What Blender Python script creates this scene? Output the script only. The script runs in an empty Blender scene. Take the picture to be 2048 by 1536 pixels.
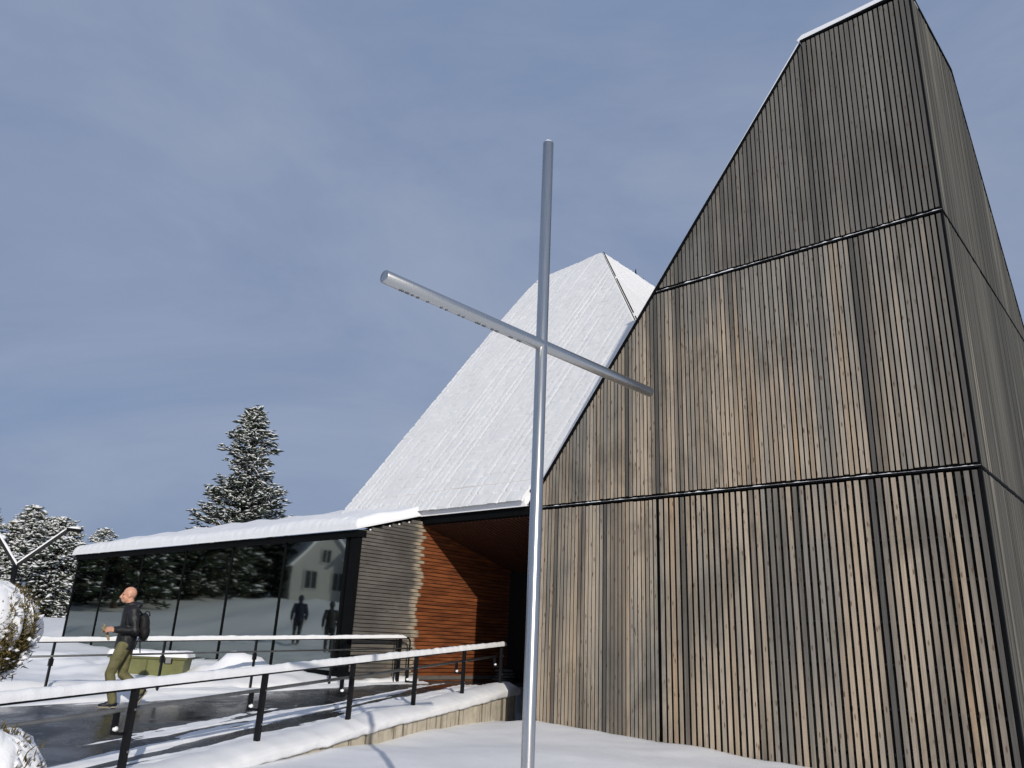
import bpy, math, random
import numpy as np
from mathutils import Matrix, Vector, noise as mnoise

random.seed(7)
scene = bpy.context.scene
COL = scene.collection

# ------------------------------------------------------------------ camera
F_PX, W_PX = 1540.0, 2048.0
PITCH, ROLL, EYE = math.radians(18.4), math.radians(2.62), 1.65
fw = Vector((0, math.cos(PITCH), math.sin(PITCH)))
up0 = Vector((0, -math.sin(PITCH), math.cos(PITCH)))
rt0 = Vector((1, 0, 0))
cup = up0 * math.cos(ROLL) - rt0 * math.sin(ROLL)
crt = rt0 * math.cos(ROLL) + up0 * math.sin(ROLL)
cam_d = bpy.data.cameras.new('camera')
cam_d.sensor_width = 36.0
cam_d.lens = 36.0 * F_PX / W_PX
cam_d.clip_start, cam_d.clip_end = 0.05, 5000
cam = bpy.data.objects.new('camera', cam_d)
COL.objects.link(cam)
cam.matrix_world = Matrix(((crt.x, cup.x, -fw.x, 0), (crt.y, cup.y, -fw.y, 0), (crt.z, cup.z, -fw.z, EYE), (0, 0, 0, 1)))
scene.camera = cam

# ------------------------------------------------------------------ sky, sun, exposure
SUN_EL = math.radians(21.5)
SUN_H = Vector((0.287, -0.958, 0)).normalized()          # horizontal direction towards the sun
sun_vec = Vector((SUN_H.x * math.cos(SUN_EL), SUN_H.y * math.cos(SUN_EL), math.sin(SUN_EL)))
world = bpy.data.worlds.new('World')
scene.world = world
world.use_nodes = True
wn, wl = world.node_tree.nodes, world.node_tree.links
wn.clear()
w_out = wn.new('ShaderNodeOutputWorld')
w_bg = wn.new('ShaderNodeBackground')
w_sky = wn.new('ShaderNodeTexSky')
w_sky.sky_type = 'NISHITA'
w_sky.sun_disc = False
w_sky.sun_elevation = SUN_EL
w_sky.sun_rotation = math.atan2(SUN_H.x, SUN_H.y)
w_sky.altitude = 200
w_sky.air_density, w_sky.dust_density, w_sky.ozone_density = 1.0, 1.6, 2.2
w_tc = wn.new('ShaderNodeTexCoord')
w_map = wn.new('ShaderNodeMapping')
w_map.inputs['Scale'].default_value = (1.0, 1.0, 2.2)
w_n1 = wn.new('ShaderNodeTexNoise')
w_n1.inputs['Scale'].default_value = 2.6
w_n1.inputs['Detail'].default_value = 7
w_n1.inputs['Roughness'].default_value = 0.55
w_n1.inputs['Distortion'].default_value = 0.3
w_rp = wn.new('ShaderNodeMapRange')
w_rp.inputs['From Min'].default_value = 0.40
w_rp.inputs['From Max'].default_value = 0.72
w_rp.inputs['To Min'].default_value = 0.92
w_rp.inputs['To Max'].default_value = 1.0
w_mix = wn.new('ShaderNodeMixRGB')
w_n2 = wn.new('ShaderNodeTexNoise')
w_n2.inputs['Scale'].default_value = 1.5
w_n2.inputs['Detail'].default_value = 6
w_n2.inputs['Roughness'].default_value = 0.6
w_n2.inputs['Distortion'].default_value = 0.6
w_r2 = wn.new('ShaderNodeMapRange')
w_r2.inputs['From Min'].default_value = 0.35
w_r2.inputs['From Max'].default_value = 0.68
w_veil = wn.new('ShaderNodeMixRGB')
w_veil.inputs['Color1'].default_value = (1.55, 2.12, 3.35, 1)
w_veil.inputs['Color2'].default_value = (2.35, 2.78, 3.80, 1)
wl.new(w_map.outputs['Vector'], w_n2.inputs['Vector'])
wl.new(w_n2.outputs['Fac'], w_r2.inputs['Value'])
wl.new(w_r2.outputs['Result'], w_veil.inputs['Fac'])
wl.new(w_veil.outputs['Color'], w_mix.inputs['Color2'])
wl.new(w_tc.outputs['Generated'], w_map.inputs['Vector'])
wl.new(w_map.outputs['Vector'], w_n1.inputs['Vector'])
wl.new(w_n1.outputs['Fac'], w_rp.inputs['Value'])
wl.new(w_rp.outputs['Result'], w_mix.inputs['Fac'])
wl.new(w_sky.outputs['Color'], w_mix.inputs['Color1'])
wl.new(w_mix.outputs['Color'], w_bg.inputs['Color'])
w_bg.inputs['Strength'].default_value = 0.128
wl.new(w_bg.outputs['Background'], w_out.inputs['Surface'])

sun_d = bpy.data.lights.new('sun', 'SUN')
sun_d.energy = 3.0
sun_d.angle = math.radians(0.53)
sun_d.color = (1.0, 0.93, 0.83)
sun = bpy.data.objects.new('sun', sun_d)
COL.objects.link(sun)
sun.rotation_euler = (-sun_vec).to_track_quat('-Z', 'Y').to_euler()
sun.location = (10, -20, 20)

scene.view_settings.view_transform = 'Standard'
scene.view_settings.look = 'None'
scene.view_settings.exposure = 0.0
scene.view_settings.gamma = 1.0
scene.view_settings.use_curve_mapping = False
scene.render.engine = 'CYCLES'
scene.cycles.max_bounces = 8
scene.cycles.transparent_max_bounces = 12

# ------------------------------------------------------------------ helpers
def vnoise2(x, y, seed=0):
    """value noise on arrays, -1..1"""
    x = np.asarray(x, float); y = np.asarray(y, float)
    xi, yi = np.floor(x).astype(np.int64), np.floor(y).astype(np.int64)
    xf, yf = x - xi, y - yi
    def h(a, b):
        n = (a * 374761393 + b * 668265263 + seed * 974634777) & 0xFFFFFFFF
        n = ((n ^ (n >> 13)) * 1274126177) & 0xFFFFFFFF
        n = n ^ (n >> 16)
        return (n & 0xFFFF) / 32767.5 - 1.0
    sx, sy = xf * xf * (3 - 2 * xf), yf * yf * (3 - 2 * yf)
    a = h(xi, yi) * (1 - sx) + h(xi + 1, yi) * sx
    b = h(xi, yi + 1) * (1 - sx) + h(xi + 1, yi + 1) * sx
    return a * (1 - sy) + b * sy

def fbm2(x, y, seed=0, octv=4, gain=0.5):
    r, amp, f = 0, 1.0, 1.0
    for i in range(octv):
        r = r + amp * vnoise2(x * f + 17.3 * i, y * f - 9.1 * i, seed + i)
        amp *= gain; f *= 2.03
    return r

def smooth(e0, e1, x):
    t = np.clip((x - e0) / (e1 - e0), 0, 1)
    return t * t * (3 - 2 * t)

class MB:
    def __init__(self): self.v, self.f = [], []
    def add(self, vs, fs):
        o = len(self.v); self.v.extend(tuple(map(float, p)) for p in vs)
        self.f.extend(tuple(i + o for i in f) for f in fs)
    def box(self, x0, x1, y0, y1, z0, z1):
        self.add([(x0, y0, z0), (x1, y0, z0), (x1, y1, z0), (x0, y1, z0), (x0, y0, z1), (x1, y0, z1), (x1, y1, z1), (x0, y1, z1)],
                 [(3, 2, 1, 0), (4, 5, 6, 7), (0, 1, 5, 4), (1, 2, 6, 5), (2, 3, 7, 6), (3, 0, 4, 7)])
    def obox(self, c, ax, ay, az):
        """oriented box: centre and three half-axis vectors"""
        c, ax, ay, az = map(Vector, (c, ax, ay, az))
        P = [c + ax * i + ay * j + az * k for k in (-1, 1) for j in (-1, 1) for i in (-1, 1)]
        self.add(P, [(0, 2, 3, 1), (4, 5, 7, 6), (0, 1, 5, 4), (1, 3, 7, 5), (3, 2, 6, 7), (2, 0, 4, 6)])
    def tube(self, pts, rad, seg=12, caps=True):
        pts = [Vector(p) for p in pts]
        if not hasattr(rad, '__len__'): rad = [rad] * len(pts)
        o = len(self.v); n = len(pts); ref = None
        for i, p in enumerate(pts):
            t = (pts[min(i + 1, n - 1)] - pts[max(i - 1, 0)]).normalized()
            if ref is None:
                ref = Vector((0, 0, 1)) if abs(t.z) < .9 else Vector((1, 0, 0))
            a = (ref - t * ref.dot(t)).normalized(); b = t.cross(a); ref = a
            for k in range(seg):
                an = 2 * math.pi * k / seg
                q = p + (a * math.cos(an) + b * math.sin(an)) * rad[i]
                self.v.append(tuple(q))
        for i in range(n - 1):
            for k in range(seg):
                k2 = (k + 1) % seg
                self.f.append((o + i * seg + k, o + i * seg + k2, o + (i + 1) * seg + k2, o + (i + 1) * seg + k))
        if caps:
            self.f.append(tuple(o + k for k in range(seg))[::-1])
            self.f.append(tuple(o + (n - 1) * seg + k for k in range(seg)))
    def ellipsoid(self, c, r, rot=None, su=16, sv=10):
        c = Vector(c); o = len(self.v)
        R = rot or Matrix.Identity(3)
        for j in range(1, sv):
            th = math.pi * j / sv
            for i in range(su):
                ph = 2 * math.pi * i / su
                q = R @ Vector((r[0] * math.sin(th) * math.cos(ph), r[1] * math.sin(th) * math.sin(ph), r[2] * math.cos(th)))
                self.v.append(tuple(c + q))
        top, bot = len(self.v), len(self.v) + 1
        self.v.append(tuple(c + R @ Vector((0, 0, r[2])))); self.v.append(tuple(c + R @ Vector((0, 0, -r[2]))))
        for j in range(sv - 2):
            for i in range(su):
                i2 = (i + 1) % su
                self.f.append((o + j * su + i, o + (j + 1) * su + i, o + (j + 1) * su + i2, o + j * su + i2))
        for i in range(su):
            i2 = (i + 1) % su
            self.f.append((top, o + i, o + i2)); self.f.append((bot, o + (sv - 2) * su + i2, o + (sv - 2) * su + i))
    def grid(self, P):
        """P: array (n, m, 3)"""
        n, m = P.shape[:2]; o = len(self.v)
        self.v.extend(map(tuple, P.reshape(-1, 3).tolist()))
        for i in range(n - 1):
            for j in range(m - 1):
                a = o + i * m + j
                self.f.append((a, a + m, a + m + 1, a + 1))
    def prism(self, poly, y0, y1):
        """polygon in (x, z), counter-clockwise seen from -y, extruded along y"""
        n = len(poly)
        self.add([(x, y0, z) for x, z in poly] + [(x, y1, z) for x, z in poly],
                 [tuple(range(n)), tuple(range(2 * n - 1, n - 1, -1))] + [(i, i + n, (i + 1) % n + n, (i + 1) % n) for i in range(n)])
    def build(self, name, mat, parent=None, smooth_shade=False, kind=None):
        me = bpy.data.meshes.new(name)
        me.from_pydata(self.v, [], self.f)
        me.materials.append(mat)
        if smooth_shade:
            me.polygons.foreach_set('use_smooth', [True] * len(me.polygons))
        me.update()
        o = bpy.data.objects.new(name, me)
        COL.objects.link(o)
        if parent is not None: o.parent = parent
        if kind: o['kind'] = kind
        return o

def np_mesh(name, V, Fq, mat, parent=None, smooth_shade=False, kind=None):
    """fast mesh from numpy arrays, faces all the same size"""
    V = np.asarray(V, np.float32); Fq = np.asarray(Fq, np.int32)
    k = Fq.shape[1]
    me = bpy.data.meshes.new(name)
    me.vertices.add(len(V)); me.vertices.foreach_set('co', V.ravel())
    me.loops.add(Fq.size); me.loops.foreach_set('vertex_index', Fq.ravel())
    me.polygons.add(len(Fq))
    me.polygons.foreach_set('loop_start', np.arange(0, Fq.size, k, dtype=np.int32))
    me.polygons.foreach_set('loop_total', np.full(len(Fq), k, np.int32))
    if smooth_shade: me.polygons.foreach_set('use_smooth', np.ones(len(Fq), bool))
    me.update(calc_edges=True); me.validate()
    me.materials.append(mat)
    o = bpy.data.objects.new(name, me)
    COL.objects.link(o)
    if parent is not None: o.parent = parent
    if kind: o['kind'] = kind
    return o

def grid_faces(n, m):
    i, j = np.meshgrid(np.arange(n - 1), np.arange(m - 1), indexing='ij')
    a = (i * m + j).ravel()
    return np.stack([a, a + m, a + m + 1, a + 1], 1)

def empty(name, loc=(0, 0, 0), rz=0.0):
    o = bpy.data.objects.new(name, None)
    o.empty_display_size = 0.2
    COL.objects.link(o); o.location = loc; o.rotation_euler = (0, 0, rz)
    return o

def tag(o, label=None, cat=None, group=None, kind=None):
    if label: o['label'] = label
    if cat: o['category'] = cat
    if group: o['group'] = group
    if kind: o['kind'] = kind
    return o

# ------------------------------------------------------------------ materials
class NT:
    """small node-building helper"""
    def __init__(self, name):
        self.m = bpy.data.materials.new(name); self.m.use_nodes = True
        self.nt = self.m.node_tree; self.n = self.nt.nodes; self.l = self.nt.links
        self.p = self.n['Principled BSDF']
    def node(self, t, **kw):
        nd = self.n.new(t)
        for k, v in kw.items():
            if k in nd.inputs: nd.inputs[k].default_value = v
            else: setattr(nd, k, v)
        return nd
    def link(self, a, b): self.l.new(a, b)
    def coords(self, scale=(1, 1, 1), rnd=False):
        tc = self.node('ShaderNodeTexCoord'); mp = self.node('ShaderNodeMapping')
        mp.inputs['Scale'].default_value = scale
        if rnd:
            oi = self.node('ShaderNodeObjectInfo')
            mul = self.math('MULTIPLY', oi.outputs['Random'], 37.0)
            cb = self.node('ShaderNodeCombineXYZ')
            self.link(mul, cb.inputs[0]); self.link(mul, cb.inputs[2])
            ad = self.node('ShaderNodeVectorMath', operation='ADD')
            self.link(tc.outputs['Object'], ad.inputs[0]); self.link(cb.outputs[0], ad.inputs[1])
            self.link(ad.outputs[0], mp.inputs['Vector'])
        else:
            self.link(tc.outputs['Object'], mp.inputs['Vector'])
        return mp.outputs['Vector']
    def noise(self, vec, scale=1.0, detail=4, rough=.55, dist=0.0):
        nd = self.node('ShaderNodeTexNoise')
        nd.inputs['Scale'].default_value = scale; nd.inputs['Detail'].default_value = detail
        nd.inputs['Roughness'].default_value = rough; nd.inputs['Distortion'].default_value = dist
        self.link(vec, nd.inputs['Vector'])
        return nd.outputs['Fac']
    def math(self, op, a, b=0.0, clamp=False):
        nd = self.node('ShaderNodeMath', operation=op); nd.use_clamp = clamp
        for i, x in enumerate((a, b)):
            if isinstance(x, (int, float)): nd.inputs[i].default_value = x
            else: self.link(x, nd.inputs[i])
        return nd.outputs[0]
    def rng(self, v, a, b, c=0.0, d=1.0):
        nd = self.node('ShaderNodeMapRange'); nd.interpolation_type = 'SMOOTHSTEP'
        for k, x in zip(('From Min', 'From Max', 'To Min', 'To Max'), (a, b, c, d)): nd.inputs[k].default_value = x
        self.link(v, nd.inputs['Value'])
        return nd.outputs['Result']
    def mix(self, fac, a, b, mode='MIX'):
        nd = self.node('ShaderNodeMixRGB', blend_type=mode)
        for i, x in zip(('Fac', 'Color1', 'Color2'), (fac, a, b)):
            if isinstance(x, (int, float)): nd.inputs[i].default_value = x
            elif isinstance(x, tuple): nd.inputs[i].default_value = (*x, 1) if len(x) == 3 else x
            else: self.link(x, nd.inputs[i])
        return nd.outputs[0]
    def bump(self, h, strength=.3, dist=.01):
        nd = self.node('ShaderNodeBump'); nd.inputs['Strength'].default_value = strength; nd.inputs['Distance'].default_value = dist
        self.link(h, nd.inputs['Height']); self.link(nd.outputs[0], self.p.inputs['Normal'])
    def set(self, **kw):
        for k, v in kw.items():
            k = {'base': 'Base Color', 'rough': 'Roughness', 'metal': 'Metallic', 'spec': 'Specular IOR Level'}.get(k, k)
            if isinstance(v, (int, float)): self.p.inputs[k].default_value = v
            elif isinstance(v, tuple): self.p.inputs[k].default_value = (*v, 1)
            else: self.link(v, self.p.inputs[k])
        return self.m

def plain(name, col, rough=.6, metal=0.0, var=.12, scale=9.0, bump=0.0, spec=.4):
    t = NT(name); c = t.coords()
    n = t.noise(c, scale, 4)
    base = t.mix(t.rng(n, .3, .7), tuple(x * (1 - var) for x in col), tuple(min(1, x * (1 + var)) for x in col))
    if bump: t.bump(t.noise(t.coords((1, 1, .55)), scale, 5, .6, .8), bump, .03)
    return t.set(base=base, rough=rough, metal=metal, spec=spec)

def snow_mat(name='snow', fine=1.0, tint=(.875, .88, .888)):
    t = NT(name); c = t.coords()
    n1 = t.noise(c, 3.0, 5); n2 = t.noise(c, 55.0, 3)
    h = t.math('ADD', t.math('MULTIPLY', n1, .5), t.math('MULTIPLY', n2, .28 * fine))
    t.bump(h, .45, .03)
    base = t.mix(t.rng(n1, .3, .7), tuple(x * .965 for x in tint), tint)
    return t.set(base=base, rough=.62, spec=.25)

def wood_front():
    t = NT('weathered_slat')
    tc = t.node('ShaderNodeTexCoord'); sx = t.node('ShaderNodeSeparateXYZ'); t.link(tc.outputs['Object'], sx.inputs[0])
    oi = t.node('ShaderNodeObjectInfo'); rnd = oi.outputs['Random']
    wn2 = t.node('ShaderNodeTexWhiteNoise', noise_dimensions='1D'); t.link(t.math('MULTIPLY', rnd, 913.7), wn2.inputs['W']); rnd2 = wn2.outputs['Value']
    z = sx.outputs[2]
    big = t.noise(t.coords((.55, .55, .22)), 1.0, 4, .6)
    band = t.noise(t.coords((1.6, .1, .10)), 1.0, 3, .6)
    # paler and warmer below, silver-grey with height and where rain runs
    g = t.math('ADD', t.rng(z, 3.5, 11.0, .24, .85), t.math('MULTIPLY', t.math('SUBTRACT', big, .5), 2.1))
    g = t.math('ADD', g, t.math('MULTIPLY', t.math('SUBTRACT', band, .5), .9))
    g = t.math('ADD', g, t.math('MULTIPLY', t.math('SUBTRACT', rnd, .5), .42))
    gfac = t.rng(g, -.10, .75)
    warm = t.mix(rnd2, (.52, .405, .285), (.61, .51, .39))
    warm = t.mix(t.rng(rnd2, .88, 1.0, 0, .7), warm, (.50, .31, .16))
    grey = t.mix(rnd2, (.225, .212, .188), (.345, .322, .283))
    col = t.mix(gfac, warm, grey)
    # dark run-off stains, long and vertical
    st = t.noise(t.coords((2.3, .1, .16)), 1.0, 4, .62, .3)
    for uc, uw, za, zb, k in ((2.25, .33, -1, 4.4, .80), (3.22, .22, 4.3, 8.6, .62), (2.5, .12, 4.3, 8.6, .5), (7.16, .24, 4.3, 8.6, .72), (6.95, .20, -1, 4.4, .55), (6.62, .20, 8.5, 14, .72),
                              (7.35, .35, 8.5, 14, .50), (8.25, .35, 8.5, 14, .62), (8.35, .22, -1, 8.6, .5)):
        du = t.math('ABSOLUTE', t.math('SUBTRACT', t.math('ADD', sx.outputs[0], t.math('MULTIPLY', t.math('SUBTRACT', big, .5), .5)), uc))
        inz = t.math('MULTIPLY', t.math('GREATER_THAN', z, za), t.math('LESS_THAN', z, zb))
        f_ = t.math('MULTIPLY', t.rng(du, uw * .25, uw, k * .78, 0), inz)
        f_ = t.math('MULTIPLY', f_, t.rng(band, .25, .55, .35, 1.0))
        col = t.mix(f_, col, (.07, .07, .068))
    st2 = t.math('ADD', st, t.math('MULTIPLY', t.math('SUBTRACT', rnd, .5), .12))
    col = t.mix(t.rng(t.math('ADD', st2, t.rng(z, 4, 12, 0, .09)), .555, .72, 0, .68), col, (.060, .060, .058))
    col = t.mix(t.rng(z, 8.45, 8.75, 0, .52), col, (.125, .126, .122))
    sm = t.noise(t.coords((1.1, .1, .55)), 1.0, 5, .65, .6)
    col = t.mix(t.rng(sm, .48, .70, 0, .52), col, (.085, .08, .07))
    gr = t.noise(t.coords((70, 70, 2.2), True), 1.0, 5, .6)
    col = t.mix(t.rng(gr, .25, .75, .42, 0), col, (.10, .085, .06))
    vo = t.node('ShaderNodeTexVoronoi'); t.link(t.coords((13, 13, 3.6), True), vo.inputs['Vector']); vo.inputs['Scale'].default_value = 1.0
    kn = t.rng(vo.outputs['Distance'], .10, .22, .75, 0)
    col = t.mix(kn, col, (.10, .06, .035))
    t.bump(gr, .35, .004)
    return t.set(base=col, rough=.72, spec=.25)

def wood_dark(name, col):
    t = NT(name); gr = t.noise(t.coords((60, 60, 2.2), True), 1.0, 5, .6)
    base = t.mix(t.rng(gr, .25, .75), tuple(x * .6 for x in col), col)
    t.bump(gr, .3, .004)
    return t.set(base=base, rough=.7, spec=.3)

def wood_side():
    """sun-bleached and rain-washed grey slats of the side wall"""
    t = NT('grey_side_slat')
    st = t.noise(t.coords((1, 1.5, .05)), 1.0, 5, .65)
    fine = t.noise(t.coords((1, 5.5, .07)), 1.0, 3, .6)
    big = t.noise(t.coords((1, .5, .5)), 1.0, 3)
    col = t.mix(t.rng(st, .3, .7), (.040, .040, .036), (.125, .118, .098))
    col = t.mix(t.rng(fine, .56, .68, 0, .9), col, (.27, .25, .20))
    col = t.mix(t.rng(big, .35, .75, 0, .45), col, (.07, .07, .06))
    gr = t.noise(t.coords((90, 90, 2.5)), 1.0, 4, .6)
    col = t.mix(t.rng(gr, .3, .7, .4, 0), col, (.05, .045, .035))
    t.bump(gr, .3, .004)
    return t.set(base=col, rough=.75, spec=.2)

def wood_porch():
    """horizontal slats: grey where rain reaches, pale at the wet edge, oiled orange under the roof"""
    t = NT('porch_slat')
    tc = t.node('ShaderNodeTexCoord'); sx = t.node('ShaderNodeSeparateXYZ'); t.link(tc.outputs['Object'], sx.inputs[0])
    oi = t.node('ShaderNodeObjectInfo'); rnd = oi.outputs['Random']
    v, z = sx.outputs[1], sx.outputs[2]
    n = t.noise(t.coords((1, 1.2, 1.4)), 1.0, 4, .6)
    edge = t.math('ADD', v, t.math('ADD', t.math('MULTIPLY', t.math('SUBTRACT', rnd, .5), .15), t.math('MULTIPLY', t.math('SUBTRACT', n, .5), .35)))
    gr = t.noise(t.coords((50, 3.0, 60), True), 1.0, 5, .6)
    grey = t.mix(t.rng(n, .3, .7), (.10, .097, .09), (.175, .168, .152))
    pale = (.52, .44, .32)
    low = t.rng(z, .7, 2.6, 1.0, .08)
    pz = t.math('MULTIPLY', t.rng(edge, -1.1, .06), t.math('ADD', t.math('MULTIPLY', low, .48), -.04))
    pz2 = t.rng(edge, -.22, .02, 0, .8)
    col = t.mix(t.math('MAXIMUM', pz, pz2), grey, pale)
    org = t.mix(t.rng(t.noise(t.coords((6, 1.3, 9), True), 1.0, 4), .3, .7), (.12, .032, .011), (.30, .092, .030))
    col = t.mix(t.rng(edge, .05, .13), col, org)
    col = t.mix(t.rng(gr, .25, .72, .45, 0), col, (.06, .03, .015))
    vo = t.node('ShaderNodeTexVoronoi'); t.link(t.coords((9, 2.2, 9), True), vo.inputs['Vector']); vo.inputs['Scale'].default_value = 1.0
    col = t.mix(t.rng(vo.outputs['Distance'], .08, .18, .6, 0), col, (.07, .035, .02))
    t.bump(gr, .35, .004)
    return t.set(base=col, rough=.6, spec=.3)

def concrete():
    t = NT('concrete_face')
    n = t.noise(t.coords((5, 5, 5)), 1.0, 6, .65)
    run = t.noise(t.coords((7.5, 7.5, .35)), 1.0, 4, .6)
    col = t.mix(t.rng(n, .3, .7), (.42, .37, .285), (.56, .51, .41))
    col = t.mix(t.rng(run, .50, .62, 0, .85), col, (.12, .105, .08))
    t.bump(n, .4, .01)
    return t.set(base=col, rough=.85, spec=.2)

def wet_asphalt():
    t = NT('wet_asphalt')
    a = t.noise(t.coords((.55, .55, 1)), 1.0, 4, .6, .5)
    grit = t.noise(t.coords((70, 70, 70)), 1.0, 3, .6)
    slush = t.noise(t.coords((9, 9, 9)), 1.0, 6, .7, 1.0)
    wet = t.rng(a, .38, .60)
    col = t.mix(wet, (.030, .030, .031), (.012, .012, .013))
    dry = t.math('SUBTRACT', 1.0, wet)
    sl = t.math('MULTIPLY', t.rng(slush, .54, .68), t.math('ADD', t.math('MULTIPLY', dry, .60), .06))
    col = t.mix(sl, col, (.42, .44, .47))
    rough = t.math('ADD', t.math('MULTIPLY', wet, -.30), .46, True)
    t.bump(t.math('MULTIPLY', grit, t.math('ADD', dry, .12)), .35, .008)
    return t.set(base=col, rough=rough, spec=.36)

def steel():
    t = NT('brushed_steel')
    g = t.noise(t.coords((260, 260, 6)), 1.0, 3)
    return t.set(base=t.mix(t.rng(g, .3, .7), (.54, .54, .525), (.64, .635, .615)), rough=t.math('ADD', t.math('MULTIPLY', g, .10), .23), metal=1.0)

def glass_mat():
    t = NT('dark_window_glass')
    out = t.n['Material Output']
    tr = t.node('ShaderNodeBsdfTransparent'); tr.inputs['Color'].default_value = (.30, .36, .34, 1)
    gl = t.node('ShaderNodeBsdfGlossy'); gl.inputs['Color'].default_value = (.88, .98, .94, 1); gl.inputs['Roughness'].default_value = .03
    fr = t.node('ShaderNodeFresnel'); fr.inputs['IOR'].default_value = 3.5
    wv = t.noise(t.coords((.35, .35, .35)), 1.0, 2)
    bp = t.node('ShaderNodeBump'); bp.inputs['Strength'].default_value = .30; bp.inputs['Distance'].default_value = .012
    t.link(wv, bp.inputs['Height']); t.link(bp.outputs[0], gl.inputs['Normal'])
    mx = t.node('ShaderNodeMixShader')
    t.link(fr.outputs[0], mx.inputs[0]); t.link(tr.outputs[0], mx.inputs[1]); t.link(gl.outputs[0], mx.inputs[2])
    t.link(mx.outputs[0], out.inputs['Surface'])
    return t.m

M = {}
M['snow'] = snow_mat()
M['roofsnow'] = plain('thin_roof_snow', (.775, .775, .77), .7, 0, .03, 1.2, spec=.2)
M['slat'] = wood_front()
M['slat_dark'] = wood_dark('dark_wet_slat', (.125, .118, .106))
M['side'] = wood_side()
M['porch'] = wood_porch()
M['ceil'] = wood_dark('porch_ceiling_board', (.075, .026, .012))  # board colour darkened to deepen the shade in the porch
M['backing'] = plain('black_wall_felt', (.006, .006, .006), .9)
M['black'] = plain('black_metal', (.007, .007, .008), .45, 0.0, spec=.22)
M['railgrey'] = plain('galvanised_grey', (.16, .165, .165), .45, .6)
M['concrete'] = concrete()
M['asphalt'] = wet_asphalt()
M['steel'] = steel()
M['glass'] = glass_mat()
M['frame'] = plain('anthracite_frame', (.005, .0055, .006), .65, spec=.06)
M['inwall'] = plain('interior_wood', (.10, .07, .045), .7)
M['infloor'] = plain('interior_floor', (.13, .12, .11), .5)
M['green'] = plain('olive_plastic', (.145, .150, .052), .5, 0, .15, 4)
M['greendk'] = plain('olive_plastic_edge', (.10, .105, .03), .5)
M['latch'] = plain('latch_grey', (.25, .25, .24), .4, .7)
M['skin'] = plain('skin', (.58, .30, .20), .45, 0, .12, 12)
M['jacket'] = plain('black_jacket', (.010, .011, .013), .5, 0, .25, 11, .8)
M['pants'] = plain('olive_trousers', (.145, .135, .062), .8, 0, .22, 10, .9)
M['shoe'] = plain('dark_shoe', (.012, .015, .022), .5)
M['sole'] = plain('shoe_sole', (.42, .36, .27), .7)
M['pack'] = plain('black_backpack', (.008, .008, .008), .7, 0, .2, 20, .2)
M['glove'] = plain('tan_glove', (.30, .24, .13), .8)
M['eye'] = plain('eye_dark', (.02, .015, .012), .3)
M['needle'] = plain('spruce_needles', (.028, .040, .022), .8, 0, .35, 2.5)
M['needle2'] = plain('pine_needles', (.075, .085, .048), .8, 0, .35, 2.5)
M['bark'] = plain('bark', (.085, .06, .045), .9, 0, .3, 12)
M['thuja'] = plain('brown_thuja', (.135, .100, .030), .8, 0, .5, 16)
M['mat'] = plain('grey_pad', (.085, .08, .075), .9)
M['white'] = plain('white_boarding', (.40, .40, .385), .7)
M['pane'] = plain('dark_pane', (.02, .025, .03), .1)
M['blue'] = plain('navy_jacket', (.010, .012, .032), .8)

# ------------------------------------------------------------------ layout
# church frame: x = u along the tower front (towards the camera's right), y = v into the building
B0 = (0.496, 16.5, 0.0)
CH_RZ = math.radians(-42.0)
WX, WY = math.cos(CH_RZ), math.sin(CH_RZ)
def uv2xy(u, v): return (B0[0] + u * WX - v * WY, B0[1] + u * WY + v * WX)
def xy2uv(x, y):
    dx, dy = x - B0[0], y - B0[1]
    return dx * WX + dy * WY, -dx * WY + dy * WX
# ramp front edge (line of the near railing) and ramp back edge (line of the far railing)
E = np.array([0.04, 17.84]); Dv = np.array([0.357, 0.934]); Sv = np.array([0.934, -0.357])
Eb = np.array([-2.24, 18.15]); Db = np.array([0.681, 0.732]); Sb = np.array([-0.732, 0.681])
def front_as(x, y): return (x - E[0]) * Dv[0] + (y - E[1]) * Dv[1], (x - E[0]) * Sv[0] + (y - E[1]) * Sv[1]
def back_bs(x, y): return (x - Eb[0]) * Db[0] + (y - Eb[1]) * Db[1], (x - Eb[0]) * Sb[0] + (y - Eb[1]) * Sb[1]
def zfront(a): return .66 + .0473 * np.clip(a, -16, .6)
def zback(b): return .67 + .0326 * np.clip(b, -14, 0)
def ramp_z(x, y):
    a, s = front_as(x, y); b, sb = back_bs(x, y)
    df, db = np.maximum(-s, 0), np.maximum(-sb, 0)
    t = df / np.maximum(df + db, 1e-6)
    return zfront(a) * (1 - t) + zback(b) * t

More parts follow.
